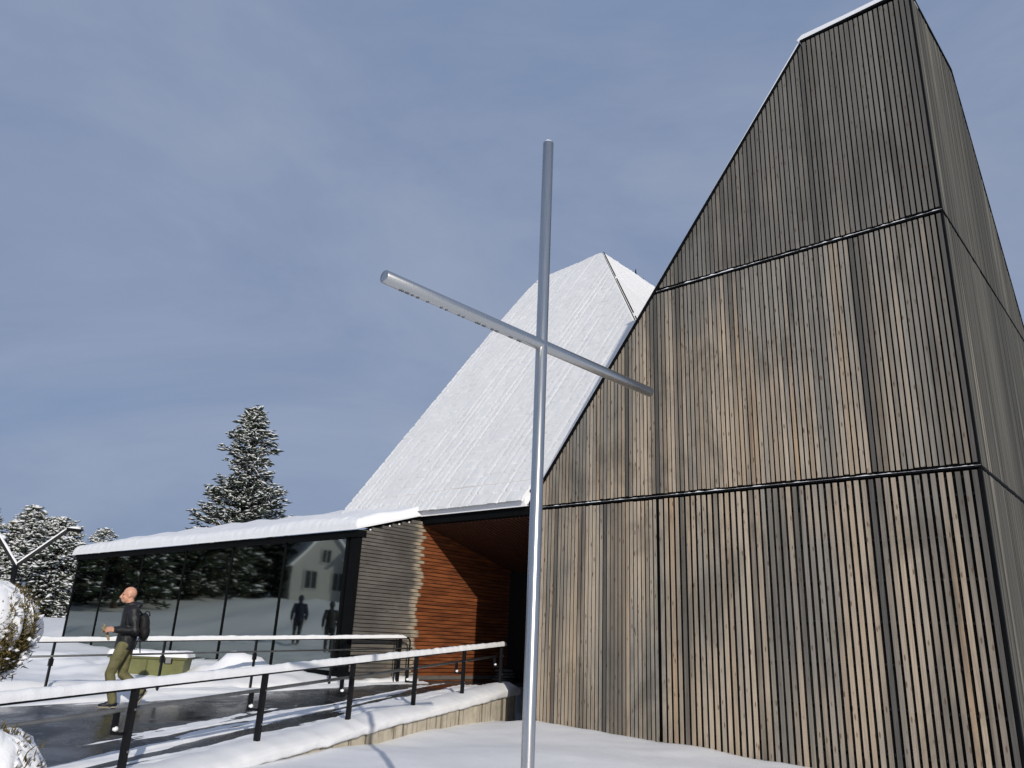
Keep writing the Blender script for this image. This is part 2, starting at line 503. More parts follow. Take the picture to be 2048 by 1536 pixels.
FORE = np.array([(-2.3, 11.3, .18), (-3.2, 9.5, .20), (-1.5, 14.4, .17), (-.6, 16.8, .10), (.3, 18.2, .02), (.84, 16.2, .20), (2.6, 14.5, .12),
                 (4.7, 12.6, .03), (6.8, 10.8, -.08), (0, 0, 0), (0, 5.5, .02), (1, 11, .02), (3, 11.5, .0), (0, 13, .10), (6, 6, -.1), (-4, 5, .1), (10, 0, 0)])
def ground_z(x, y):
    x = np.asarray(x, float); y = np.asarray(y, float)
    a, s = front_as(x, y); b, sb = back_bs(x, y); u, v = xy2uv(x, y)
    num = np.zeros_like(x); den = np.zeros_like(x)
    for (px, py, pz) in FORE:
        w = 1.0 / ((x - px) ** 2 + (y - py) ** 2 + .25) ** 1.5
        num += w * pz; den += w
    fore = num / den + .030 * fbm2(x * .55, y * .8, 3, 3) + .006 * fbm2(x * 3, y * 3, 5, 2)
    dist = np.hypot(x, y)
    far = .62 + smooth(14, 42, dist) * 1.05 + 2.2 * smooth(22, 50, -x) * smooth(70, 45, y)
    bank = .10 * np.exp(-((sb - .55) / .45) ** 2)
    for (mx, my, mh, mr) in ((-6.0, 16.85, .34, .34), (-5.55, 16.95, .30, .26), (-5.15, 16.85, .32, .30), (-4.75, 17.1, .24, .28), (-4.4, 17.4, .18, .4), (-7.8, 16.8, .18, .8), (-9.5, 17.5, .22, 1.4)):
        bank = bank + mh * np.exp(-((x - mx) ** 2 + (y - my) ** 2) / mr ** 2) * (1 + .45 * vnoise2(x * 3.4, y * 3.4, 9))
    back = far + bank + .05 * fbm2(x * .6, y * .6, 11, 4) + .032 * fbm2(x * 2.6, y * 2.6, 14, 3) + .16 * smooth(13, 20, -x) * fbm2(x * .9, y * .9, 24, 4)
    back = back - .34 * np.exp(-((v + 2.0) / .75) ** 2) * smooth(-11.5, -14, u)
    back = np.minimum(back, np.maximum(zback(b) + .02 + sb * .75, zback(b) - .3)) if True else back
    on_ramp = (s < .10) & (sb < -.05)
    k = smooth(-.05, .02, sb)
    z = np.where(s > .05, fore, np.where(sb > -.05, back, ramp_z(x, y) - .35))
    inside = (v > -1.7) & (u > -19.3) & (u < 9) & (v < 30)
    z = np.where(inside & (u < -3.4), np.minimum(z, .55), z)
    z = np.where((v > .12) & (u > -3.4) & (u < 8.4), -.1, z)
    return z

# ------------------------------------------------------------------ ground
xs = np.unique(np.concatenate([-np.geomspace(18, 900, 26), np.arange(-18, -10, .30), np.arange(-10, 9, .13), np.geomspace(9, 900, 26)]))
ys = np.unique(np.concatenate([-np.geomspace(4, 900, 22), np.arange(-4, 7, .6), np.arange(7, 20, .13), np.arange(20, 30, .5), np.geomspace(30, 900, 26)]))
GX, GY = np.meshgrid(xs, ys, indexing='ij')
GZ = ground_z(GX, GY)
g = np_mesh('snow_ground', np.stack([GX, GY, GZ], -1).reshape(-1, 3), grid_faces(len(xs), len(ys)), M['snow'], None, True)
tag(g, 'smooth snow cover over the whole churchyard', kind='structure')

# ------------------------------------------------------------------ ramp
na, nr = 130, 40
pa = np.linspace(0, 1, na); pr = np.linspace(0, 1, nr)
Fp = E[None] + np.outer(-16 + 16.45 * pa, Dv) + .05 * Sv
Bp = Eb[None] + np.outer(-16.5 + 17.2 * pa, Db) + .25 * Sb
RX = Fp[:, None, 0] * (1 - pr)[None, :] + Bp[:, None, 0] * pr[None, :]
RY = Fp[:, None, 1] * (1 - pr)[None, :] + Bp[:, None, 1] * pr[None, :]
RZ = ramp_z(RX, RY)
rb = MB(); P = np.stack([RX, RY, RZ], -1)
rb.grid(P[:, ::-1])
# entrance platform under the porch roof
fe, be = P[-1, 0], P[-1, -1]
c1, c2, c3 = uv2xy(-1.35, 3.3), uv2xy(-3.36, 3.3), uv2xy(-3.36, .0)
rb.add([(fe[0], fe[1], .664), (c1[0], c1[1], .672), (c2[0], c2[1], .672), (c3[0], c3[1], .672), (be[0], be[1], .672)], [(0, 1, 2, 3, 4)])
ramp = rb.build('asphalt_ramp', M['asphalt'], None, True)
tag(ramp, 'wet dark asphalt ramp rising to the church door', kind='structure')

# slush left in streaks on the ramp: a thin uneven sheet, only its high places show above the asphalt
sa = np.linspace(-13, .2, 300); ss = np.linspace(-1.9, .12, 90)
A2, S2 = np.meshgrid(sa, ss, indexing='ij')
X2 = E[0] + A2 * Dv[0] + S2 * Sv[0]; Y2 = E[1] + A2 * Dv[1] + S2 * Sv[1]
st = fbm2(A2 * .28 + 3, S2 * 4.2 + .25 * fbm2(A2 * .9, S2 * .7, 31, 2), 21, 4)
thr = np.interp(S2, [-1.9, -1.35, -.9, -.45, 0], [.95, .50, .12, -.5, -1.2]) + .30 * smooth(-5.0, -1.0, A2) + .12 * vnoise2(A2 * .5, S2 * .5, 5)
H2 = np.clip((st - thr) * .05, -.05, .05) + .006 * fbm2(A2 * 7, S2 * 7, 8, 3)
sl = np_mesh('slush_streaks', np.stack([X2, Y2, ramp_z(X2, Y2) + H2], -1).reshape(-1, 3), grid_faces(len(sa), len(ss))[:, ::-1], M['snow'], None, True)
tag(sl, 'streaks of leftover snow along the ramp edge', 'snow', kind='stuff')
# the same on the far side
bb = np.linspace(-13.5, .6, 260); bs = np.linspace(-1.5, .35, 50)
A3, S3 = np.meshgrid(bb, bs, indexing='ij')
X3 = Eb[0] + A3 * Db[0] + S3 * Sb[0]; Y3 = Eb[1] + A3 * Db[1] + S3 * Sb[1]
st3 = fbm2(A3 * .35 + 7, S3 * 4.0, 41, 4)
thr3 = np.interp(S3, [-1.5, -.8, -.45, -.2, .1], [1.6, 1.0, .25, -.6, -1.6])
H3 = np.clip((st3 - thr3) * .055, -.05, .09) + .006 * fbm2(A3 * 7, S3 * 7, 18, 3)
sl3 = np_mesh('slush_bank', np.stack([X3, Y3, ramp_z(X3, Y3) + H3], -1).reshape(-1, 3), grid_faces(len(bb), len(bs)), M['snow'], None, True)
tag(sl3, 'cleared snow heaped along the far ramp edge', 'snow', kind='stuff')

# ------------------------------------------------------------------ concrete side wall of the ramp
wall = MB()
aa = np.linspace(-15, .42, 60)
def zlow(a): return np.interp(a, [-16, -9.3, -7.1, -6.4, -4.9, -3.0, -.55, .42], [-.2, .12, .215, .255, .335, .40, .495, .52])
for i in range(len(aa) - 1):
    pass
L, Rr = [], []
def fpt(a, s, z): return (E[0] + a * Dv[0] + s * Sv[0], E[1] + a * Dv[1] + s * Sv[1], z)
V = []
for a in aa:
    zt = float(zlow(a)) + .045
    V += [fpt(a, .22, -.4), fpt(a, .22, zt), fpt(a, -.02, zt), fpt(a, -.02, -.4)]
Fc = []
for i in range(len(aa) - 1):
    o = i * 4
    for k in range(4):
        k2 = (k + 1) % 4
        Fc.append((o + k, o + 4 + k, o + 4 + k2, o + k2))
Fc += [(0, 1, 2, 3), tuple(len(V) - 4 + k for k in (3, 2, 1, 0))]
wall.add(V, Fc)
rw = wall.build('ramp_wall', M['concrete'])
tag(rw, 'low stained concrete wall along the near side of the ramp', 'wall')
# snow lying on the wall and hanging over its face
na = 260
asn = np.linspace(-15, .52, na)
prof = []
for i, a in enumerate(asn):
    zr = float(zfront(a)); zl = float(zlow(a))
    endf = float(np.clip((.52 - a) / .22, 0, 1)) ** .5
    n1 = float(fbm2(a * 1.3, 0.3, 51, 3)); n2 = float(fbm2(a * 6.0, 1.3, 52, 3)); n3 = float(fbm2(a * 4.0, 7.7, 53, 3))
    top = .095 + .022 * n1
    pts = [(-.62, -.06), (-.46, .015 + .012 * n2), (-.30, .060 + .02 * n3), (-.10, top), (.08, top - .005 + .008 * n2), (.19, top - .05 + .01 * n3)]
    row = [(s, zr + h * endf) for s, h in pts]
    zt = row[-1][1]
    for k, f in enumerate((.25, .5, .75, .95)):
        b = .262 + .03 * math.sin(math.pi * (.25 + .6 * f)) + .010 * float(fbm2(a * 5, f * 5, 55, 3)) + .006 * float(vnoise2(a * 22, f * 9, 56))
        row.append((b, zt + (zl + .015 * n2 - zt) * f))
    row += [(.235, zl + .012 * n3), (.19, zl + .03)]
    prof.append([fpt(a + (.03 * n2 if 0 < i < na - 1 else 0), s, z) for s, z in row])
cap = np_mesh('wall_snow', np.array(prof).reshape(-1, 3), grid_faces(na, len(prof[0]))[:, ::-1], M['snow'], rw, True)
cap['kind'] = 'stuff'
# close its end
ce = MB(); ce.add([tuple(p) for p in prof[-1]], [tuple(range(len(prof[-1])))]); ceo = ce.build('snow_end', M['snow'], rw, True)
# ------------------------------------------------------------------ railings
def snow_rail(pts, width, height, seed, parent, n_per=24, endtaper=.12):
    """a ridge of snow lying on a rail through pts"""
    P = [Vector(p) for p in pts]
    seg = []; L = 0
    for i in range(len(P) - 1):
        ln = (P[i + 1] - P[i]).length
        k = max(2, int(ln * n_per))
        for j in range(k): seg.append((P[i].lerp(P[i + 1], j / k), L + ln * j / k))
        L += ln
    seg.append((P[-1], L))
    rows = []
    for q, l in seg:
        t = (P[-1] - P[0]); side = Vector((t.y, -t.x, 0)).normalized()
        n1 = mnoise.noise((l * 2.2, seed, 0)); n2 = mnoise.noise((l * 6.3, seed + 5, 0)) + .4 * mnoise.noise((l * 14.1, seed + 15, 0)); n3 = mnoise.noise((l * 26, seed + 9, 0))
        e = min(1, max(0.02, min(l, L - l) / endtaper)) ** .5
        h = height * (1 + .24 * n1 + .14 * n2 + .035 * n3) * e; w = width * (1 + .16 * n1 + .12 * n2 + .04 * n3) * (.55 + .45 * e)
        row = []
        for k in range(9):
            an = math.pi * (1.06 - 1.12 * k / 8)
            row.append(tuple(q + side * (w * math.cos(an) * (1 + .14 * mnoise.noise((l * 13, k * 1.3, seed)))) + Vector((0, 0, max(-.012, h * math.sin(an) ** .75 if math.sin(an) > 0 else -.012)))))
        rows.append(row)
    A = np.array(rows)
    o = np_mesh('rail_snow', A.reshape(-1, 3), grid_faces(A.shape[0], 9)[:, ::-1], M['snow'], parent, True)
    o['kind'] = 'stuff'
    return o

rail = empty('near_railing', (0, 0, 0))
tag(rail, 'black snow-topped handrail on the near concrete edge of the ramp', 'railing')
Dr = np.array([.729, 1.910, .096]); EZ = 1.521
def ptop(i): return Vector((E[0] + Dr[0] * (i - 5), E[1] + Dr[1] * (i - 5), EZ + Dr[2] * (i - 5)))
d3 = Vector((Dr[0], Dr[1], 0)).normalized(); s3 = Vector((Sv[0], Sv[1], 0)); up3 = Vector((0, 0, 1))
for i in range(-2, 6):
    p = ptop(i); m = MB()
    zb = float(zfront((i - 5) * 2.044)) - .15
    m.obox((p.x, p.y, (p.z - .012 + zb) / 2), d3 * .028, s3 * .030, up3 * ((p.z - .012 - zb) / 2))
    po = m.build('post', M['black'], rail)
    m = MB()
    for dz in (-.1, -.48):
        q = p + s3 * .035 + up3 * (dz - .1); m.tube([q, q + s3 * .012], .011, 8)
    m.build('bolt', M['latch'], po)
    # bracket carrying the lower rail on the ramp side
    m = MB()
    c = p - s3 * .13 + up3 * (-.335)
    m.obox(c - d3 * .05, d3 * .022, s3 * .022, up3 * .10)
    m.obox(c - d3 * .05 + up3 * (-.085) + s3 * .05, d3 * .018, s3 * .06, up3 * .014)
    m.build('bracket', M['black'], rail)
    m = MB(); m.ellipsoid(c - d3 * .05 + s3 * .015 + up3 * (-.048), (.03, .03, .026), None, 8, 6)
    o = m.build('bracket_snow', M['snow'], rail, True); o['kind'] = 'stuff'
m = MB(); q0, q1 = ptop(-2.4), ptop(5.06)
m.tube([q0, q1], .024, 12); m.build('top_rail', M['black'], rail, True)
m = MB(); off = -s3 * .13 - up3 * .215
m.tube([ptop(-2.4) + off, ptop(5.02) + off], .022, 12); m.build('lower_rail', M['railgrey'], rail, True)
snow_rail([ptop(-2.4) + up3 * .015, ptop(5.12) + up3 * .015], .056, .078, 3.0, rail)

frail = empty('far_railing', (0, 0, 0))
tag(frail, 'thinner black snow-topped handrail on the far side of the ramp by the windows', 'railing')
bp0, bp4 = Vector((-7.05, 12.98, 1.319)), Vector((-2.24, 18.15, 1.593))
def btop(i): return bp0.lerp(bp4, i / 4)
db3 = Vector((Db[0], Db[1], 0)).normalized(); sb3 = Vector((Sb[0], Sb[1], 0))
for i in range(-2, 5):
    p = btop(i); m = MB(); x, y = p.x, p.y
    zb = float(zback((i - 4) * 1.765)) - .05
    m.obox((p.x, p.y, (p.z - .01 + zb) / 2), db3 * .014, sb3 * .026, up3 * ((p.z - .01 - zb) / 2))
    m.obox((p.x, p.y, p.z - .31), db3 * .03, sb3 * .03, up3 * .055)
    m.build('post', M['black'], frail)
m = MB(); e0 = btop(4.12)
m.tube([btop(-2.3), e0, e0 + db3 * .05 - up3 * .012, e0 + db3 * .085 - up3 * .05, e0 + db3 * .095 - up3 * .1, Vector((e0.x, e0.y, .62)) + db3 * .095], .019, 10)
m.build('top_rail', M['black'], frail, True)
for k, dd in enumerate((-.16, -.30)):
    m = MB(); q = e0 + db3 * dd; m.tube([q, Vector((q.x, q.y, .62))], .014, 8); m.build('end_bar', M['black'], frail, True)
m = MB(); m.tube([btop(-2.3) - up3 * .215 - sb3 * .05, e0 - up3 * .215 - sb3 * .05 + db3 * .12], .016, 10); m.build('lower_rail', M['railgrey'], frail, True)
snow_rail([btop(-2.3) + up3 * .012, btop(4.1) + up3 * .012], .045, .060, 8.0, frail)

# ------------------------------------------------------------------ church
church = empty('church', B0, CH_RZ)
tag(church, 'modern timber-slatted church with steep towers, white snowy roof and a glazed wing', 'church')
SL = 1.31                                    # roof pitch, rise per metre
def zs(u): return 4.45 + SL * u              # sloping left edge of the tower front
UR = 8.5
def hull(name, pts, mat, parent):
    import bmesh
    bm = bmesh.new()
    for p in pts: bm.verts.new(p)
    r = bmesh.ops.convex_hull(bm, input=list(bm.verts))
    bmesh.ops.delete(bm, geom=[e for e in r['geom_interior'] + r['geom_unused'] if isinstance(e, bmesh.types.BMVert)], context='VERTS')
    me = bpy.data.meshes.new(name); bm.to_mesh(me); bm.free()
    me.materials.append(mat)
    o = bpy.data.objects.new(name, me); COL.objects.link(o); o.parent = parent
    return o
V0 = .10
tower = hull('tower_wall', [(.03, V0, -.5), (UR - .06, V0, -.5), (.03, .35, -.5), (8.0, 9.4, -.5), (UR - .06, 9.4, -.5), (.03, V0, 4.42), (.03, .35, 4.42), (8.0, 9.4, 4.42), (UR - .06, 9.4, 4.6),
                            (UR - .06, V0, 13.02), (UR - .06, 3.2, 13.40), (6.53, V0, 12.98)], M['backing'], church)  # unseen back cut to a wedge, shaped to keep shadow off the white roof
m = MB(); m.box(.03, 2.0, .36, 3.4, -.5, 4.38); m.build('porch_side_wall', M['backing'], church)
# --- the single slats of the tower front
def slat(u0, u1, z0, ztop, mat, v0=0.0, v1=.018):
    za, zb_ = min(ztop, zs(u0) - .05), min(ztop, zs(u1) - .05)
    if max(za, zb_) - z0 < .06: return
    za, zb_ = max(za, z0 + .01), max(zb_, z0 + .01)
    m = MB()
    j = random.uniform(-.004, .004)
    m.add([(u0, v0 + j, z0), (u1, v0 + j, z0), (u1, v1, z0), (u0, v1, z0), (u0, v0 + j, za), (u1, v0 + j, zb_), (u1, v1, zb_), (u0, v1, za)],
          [(3, 2, 1, 0), (4, 5, 6, 7), (0, 1, 5, 4), (1, 2, 6, 5), (2, 3, 7, 6), (3, 0, 4, 7)])
    o = m.build('slat', mat, tower)
def is_dark(u, bands): return any(abs(u - c) < h for c, h in bands)
nsl = 0
def row(ua, ub, pitch, width, z0, z1, bands):
    u = ua
    while u + width < ub + .001:
        c = u + width / 2; jz = random.uniform(-.008, .008)
        slat(u, u + width + random.uniform(-.003, .003), z0 + jz, z1 + random.uniform(-.006, .006), M['slat_dark'] if is_dark(c, bands) else M['slat'])
        u += pitch
B1 = ((1.95, .05), (6.93, .05), (8.42, .05))
row(.02, 3.15, .0865, .057, -.35, 4.285, B1)
row(3.18, 8.47, .1105, .064, -.35, 4.285, B1)
row(.10, 8.49, .0865, .057, 4.395, 8.505, ((2.46, .045), (3.15, .045), (7.06, .045), (8.40, .05)))
row(3.1, 8.49, .0885, .061, 8.62, 12.99, ((6.53, .045), (8.42, .05)))
# battens behind the open slats of the bottom tier
for k, zb in enumerate((.35, .95, 1.55, 2.15, 2.75, 3.35, 3.95)):
    m = MB(); m.box(3.2, 8.46, .024, .085, zb - .02, zb + .02); m.build('batten', M['black'], tower)
# flashings at the tier joints and along the edges
def flash(name, poly, y0, y1): m = MB(); m.prism(poly, y0, y1); return m.build(name, M['frame'], tower)
flash('flashing', [(0.0, 4.315), (UR + .012, 4.315), (UR + .012, 4.345), (0.0, 4.345)], -.012, .098)
flash('flashing', [(3.14, 8.528), (UR + .012, 8.528), (UR + .012, 8.562), (3.17, 8.562)], -.012, .098)
flash('edge_trim', [(-.012, 4.36), (-.012, 4.47), (6.51, zs(6.52) + .01), (6.53, zs(6.52) - .05), (.03, 4.40)][::-1], -.02, .098)
flash('top_trim', [(6.525, 13.0), (UR + .01, 13.05), (UR + .01, 13.10), (6.515, 13.05)], -.02, .098)
flash('corner_board', [(UR - .045, -.4), (UR - .002, -.4), (UR - .002, 12.99), (UR - .045, 12.99)], .006, .09)
# thin lines of snow caught on the flashings
def ledge_snow(u0, u1, z, h, seed):
    n = int((u1 - u0) * 46); U = np.linspace(u0, u1, n)
    hh = np.clip(h * (.45 + 1.1 * fbm2(U * 9.5, U * 0 + .5, seed, 3) + .25 * fbm2(U * 1.2, U * 0, seed + 4, 2)), .003, None)
    rows = np.zeros((n, 4, 3))
    rows[:, :, 0] = U[:, None]
    rows[:, 0, 1], rows[:, 0, 2] = -.011, z
    rows[:, 1, 1], rows[:, 1, 2] = -.010, z + hh * .8
    rows[:, 2, 1], rows[:, 2, 2] = -.003, z + hh
    rows[:, 3, 1], rows[:, 3, 2] = .03, z + hh * .9
    o = np_mesh('ledge_snow', rows.reshape(-1, 3), grid_faces(n, 4)[:, ::-1], M['snow'], tower, True); o['kind'] = 'stuff'
ledge_snow(.02, UR, 4.346, .014, 71)
ledge_snow(3.2, UR, 8.563, .018, 77)
# snow on the tower roof, its edge seen along the slope and the top
def slope_snow(name, poly, y0, y1):
    m = MB(); m.prism(poly, y0, y1); o = m.build(name, M['snow'], tower); o['kind'] = 'stuff'
    return o
slope_snow('roof_snow', [(-.015, 4.47), (6.505, zs(6.505) + .02), (6.47, zs(6.47) + .075), (4.5, zs(4.5) + .042), (2.0, zs(2.0) + .024), (-.03, 4.485)], -.012, .45)  # unseen depth kept short, so it shades the white roof less
slope_snow('top_snow', [(6.50, zs(6.5) + .06), (UR, 13.10), (UR - .01, 13.20), (7.4, 13.165), (6.56, 13.16), (6.46, 13.09)], -.012, .6)
# right-hand side wall: slats seen edge-on, too many and too narrow to tell apart
side = MB(); rs = random.Random(4)
def side_top(v): return 13.02 + .119 * v if v < 3.2 else 13.40 - (v - 3.2) * 1.065
v = .05
while v < 9.3:
    tp = side_top(v + .035) - .03
    for z0, z1 in ((-.4, 4.285), (4.36, 8.515), (8.575, 99)):
        z1 = min(z1, tp)
        if z1 - z0 > .05:
            side.box(UR - .055 + .0, UR + rs.uniform(-.006, .004), v, v + .074, z0, z1)
    v += .088
so = side.build('side_slats', M['side'], tower); so['kind'] = 'stuff'
m = MB(); m.box(UR - .06, UR + .012, .1, 9.3, 4.297, 4.335); m.build('flashing', M['frame'], tower)
m = MB(); m.box(UR - .06, UR + .012, .1, 7.6, 8.53, 8.56); m.build('flashing', M['frame'], tower)
m = MB(); m.add([(UR - .09, 0, 13.055), (UR + .012, 0, 13.055), (UR + .012, 3.2, 13.44), (UR - .09, 3.2, 13.44), (UR - .09, 0, 13.09), (UR + .012, 0, 13.09), (UR + .012, 3.2, 13.475), (UR - .09, 3.2, 13.475)],
                [(3, 2, 1, 0), (4, 5, 6, 7), (0, 1, 5, 4), (1, 2, 6, 5), (2, 3, 7, 6), (3, 0, 4, 7)]); m.build('side_trim', M['frame'], tower)
m = MB(); m.add([(UR - .09, 3.2, 13.43), (UR + .012, 3.2, 13.43), (UR + .012, 9.4, 6.83), (UR - .09, 9.4, 6.83), (UR - .09, 3.2, 13.475), (UR + .012, 3.2, 13.475), (UR + .012, 9.4, 6.875), (UR - .09, 9.4, 6.875)],
                [(3, 2, 1, 0), (4, 5, 6, 7), (0, 1, 5, 4), (1, 2, 6, 5), (2, 3, 7, 6), (3, 0, 4, 7)]); m.build('side_trim', M['frame'], tower)
# left side of the tower inside the porch: dark slats
ls = MB()
v = .10
while v < 3.2:
    ls.box(-.02, .026, v, v + .07, 0, 4.3); v += .088
lso = ls.build('porch_side_slats', M['slat_dark'], tower); lso['kind'] = 'stuff'

# --- the white tower behind
WV0, WZ0 = -.163, 4.45
PU, PV, PZ = -3.674, 7.891, 15.0
UL = -6.62
spire = hull('spire_wall', [(UL, .12, 4.42), (UL, 14, 4.42), (4.2, 14, 4.42), (4.2, .12, 4.42), (UL, .12, 4.78), (4.0, .12, 4.72), (UL, PV - .15, PZ - .28), (PU, PV, PZ - .06), (PU, 11.3, PZ - .10), (UL, 11.3, PZ - .4)], M['backing'], church)
def shingle_relief(p, q, seed):
    """p along the slope (m), q across it: courses of boards under thin snow"""
    course = .33
    pw_ = p + .05 * vnoise2(q * .5, p * .2, seed)
    k = np.floor(pw_ / course); fr = pw_ / course - k
    step = (1 - fr) * .020 * (.75 + .5 * vnoise2(q * 1.3 + 3.1 * k, k, seed + 1))
    gw = fr * course + .012 * vnoise2(q * 9, k * 3.1, seed + 8)
    step = step - np.exp(-((gw - .055) / .034) ** 2) * .042 * np.clip(.75 + .6 * vnoise2(q * 3.3 + 5 * k, k * 1.7, seed + 9), .2, 1.3)
    bw = .22
    qs = q / bw + .03 * vnoise2(p * .8, q * 0 + .3, seed + 2)
    j = np.floor(qs); fq = (qs - j - .5) * bw
    groove = -np.exp(-(fq / .026) ** 2) * .015 * np.clip(.45 + .9 * vnoise2(j * 7.7, p * .45 + j * 3.3, seed + 3), 0, 1.2)
    tile = .005 * vnoise2(j * 5.3 + .5, k * 3.7 + .5, seed + 4)
    return step + groove + tile + .003 * fbm2(q * 6, p * 6, seed + 5, 2)
cosb = 1 / math.sqrt(1 + SL * SL); sinb = SL * cosb
# front face, split along the hip on its right
npp, nq = 760, 420
pp = np.linspace(0, 1, npp); qq = np.linspace(0, 1, nq)
PP, QQ = np.meshgrid(pp, qq, indexing='ij')
Ltot = (PV - WV0) / cosb
p_m = PP * Ltot
vv = WV0 + p_m * cosb; zz = WZ0 + p_m * sinb
uleft = np.full_like(vv, UL - .03); uright = PU + (PV - vv)
uright = np.where(vv < .25, np.minimum(uright, -.03), uright)        # hip at 45 degrees in plan
uu = uleft + (uright - uleft) * QQ
lift = .07 + shingle_relief(p_m, uu, 91)
edge = np.minimum(uu - uleft, 1) ; lift = lift * smooth(-.01, .06, edge + .0) + .0
lift = np.where(QQ > .997, .035, lift)
top_drop = (PU - uu) / (PU - UL) * .22 * PP ** 8
VW = np.stack([uu, vv - lift * sinb, zz + lift * cosb - top_drop], -1)
wf = np_mesh('spire_snow', VW.reshape(-1, 3), grid_faces(npp, nq)[:, ::-1], M['roofsnow'], spire, True); wf['kind'] = 'stuff'
# right face, rising towards -u, ridge running back
npp, nq = 260, 150
PP, QQ = np.meshgrid(np.linspace(0, 1, npp), np.linspace(0, 1, nq), indexing='ij')
p_m = 1.9 + PP * (8.053 / cosb - 1.9)
uu = 4.379 - p_m * cosb; zz = WZ0 + p_m * sinb
vl = PV - (uu - PU); vr = np.full_like(uu, 11.35) + .6 * (1 - PP)
vl = np.minimum(vl, vr - .01)
vv = vl + (vr - vl) * QQ
lift = .075 + shingle_relief(p_m, vv, 191) * 1.3
lift = np.where(QQ < .004, .03, lift)
VW = np.stack([uu + lift * sinb, vv, zz + lift * cosb], -1)
wf2 = np_mesh('spire_snow', VW.reshape(-1, 3), grid_faces(npp, nq)[:, ::-1], M['roofsnow'], spire, True); wf2['kind'] = 'stuff'
# dark hip capping, in lengths with snow between them
hp = Vector((PU, PV, PZ)); hd = Vector((1, -1, -SL))
for t0, t1 in ((.08, 1.60), (1.75, 3.45), (3.62, 5.2)):
    a, b = hp + hd * t0, hp + hd * t1
    m = MB(); m.tube([a + Vector((.055, -.03, .075)), b + Vector((.055, -.03, .075))], .019, 6); m.build('hip_cap', M['frame'], spire)
# little lightning spikes on the ridge
for dv, h in ((2.2, .30), (2.75, .12)):
    m = MB(); m.tube([(PU, PV + dv, PZ - .05), (PU, PV + dv, PZ + h)], [.06, .012], 6); m.build('ridge_spike', M['frame'], spire)

# --- glazed wing
GU0, GU1, GV = -19.25, -3.383, -1.80
wing = MB()
wing.box(GU0 + .1, GU1 - .1, 2.9, 3.1, .3, 4.3)          # back wall of the room
wingo = wing.build('wing_back_wall', M['inwall'], church)
m = MB(); m.box(GU0, GU1, GV + .03, 3.0, .70, .842); m.build('floor_slab', M['infloor'], church)
m = MB(); m.box(GU0 - .03, GU1 + .03, GV - .06, GV + .12, .745, .858); m.build('sill', M['frame'], church)
m = MB(); m.box(GU0 + .3, GU1 - .02, GV + .25, GV + .5, -.3, .70); m.build('plinth', M['backing'], church)
m = MB(); m.box(GU0 - .05, GU1 + .02, GV - .10, GV + .15, 3.69, 3.845); m.build('eaves_beam', M['frame'], church)
m = MB(); m.add([(GU0, GV + .16, 3.62), (GU1, GV + .16, 3.62), (GU1, 3, 3.75), (GU0, 3, 3.75)], [(0, 1, 2, 3)]); m.build('room_ceiling', M['inwall'], church)
mull = [-19.2, -16.75, -14.1, -11.35, -8.76, -6.27, -3.80]
for k, u in enumerate(mull):
    m = MB(); hw = .035 if 0 < k < 6 else .06
    m.box(u - hw * .7, u + hw * .7, GV - .035, GV + .03, .86, 3.688); m.build('mullion', M['frame'], church)
    if 0 < k < 6:
        m = MB(); m.box(u - .32, u - .17, GV + .5, GV + .66, .845, 3.64); m.build('column', M['frame'], church)
m = MB(); m.box(-3.66, -3.40, GV - .05, GV + .25, .86, 3.688); m.build('corner_post', M['frame'], church)
for k in range(6):
    m = MB(); m.box(mull[k] + .02, mull[k + 1] - .02, GV - .010, GV + .012, .862, 3.686); m.build('window_pane', M['glass'], church)
m = MB(); m.box(GU0 - .02, GU0 + .004, GV + .04, 2.88, .862, 3.686); m.build('window_pane', M['glass'], church)
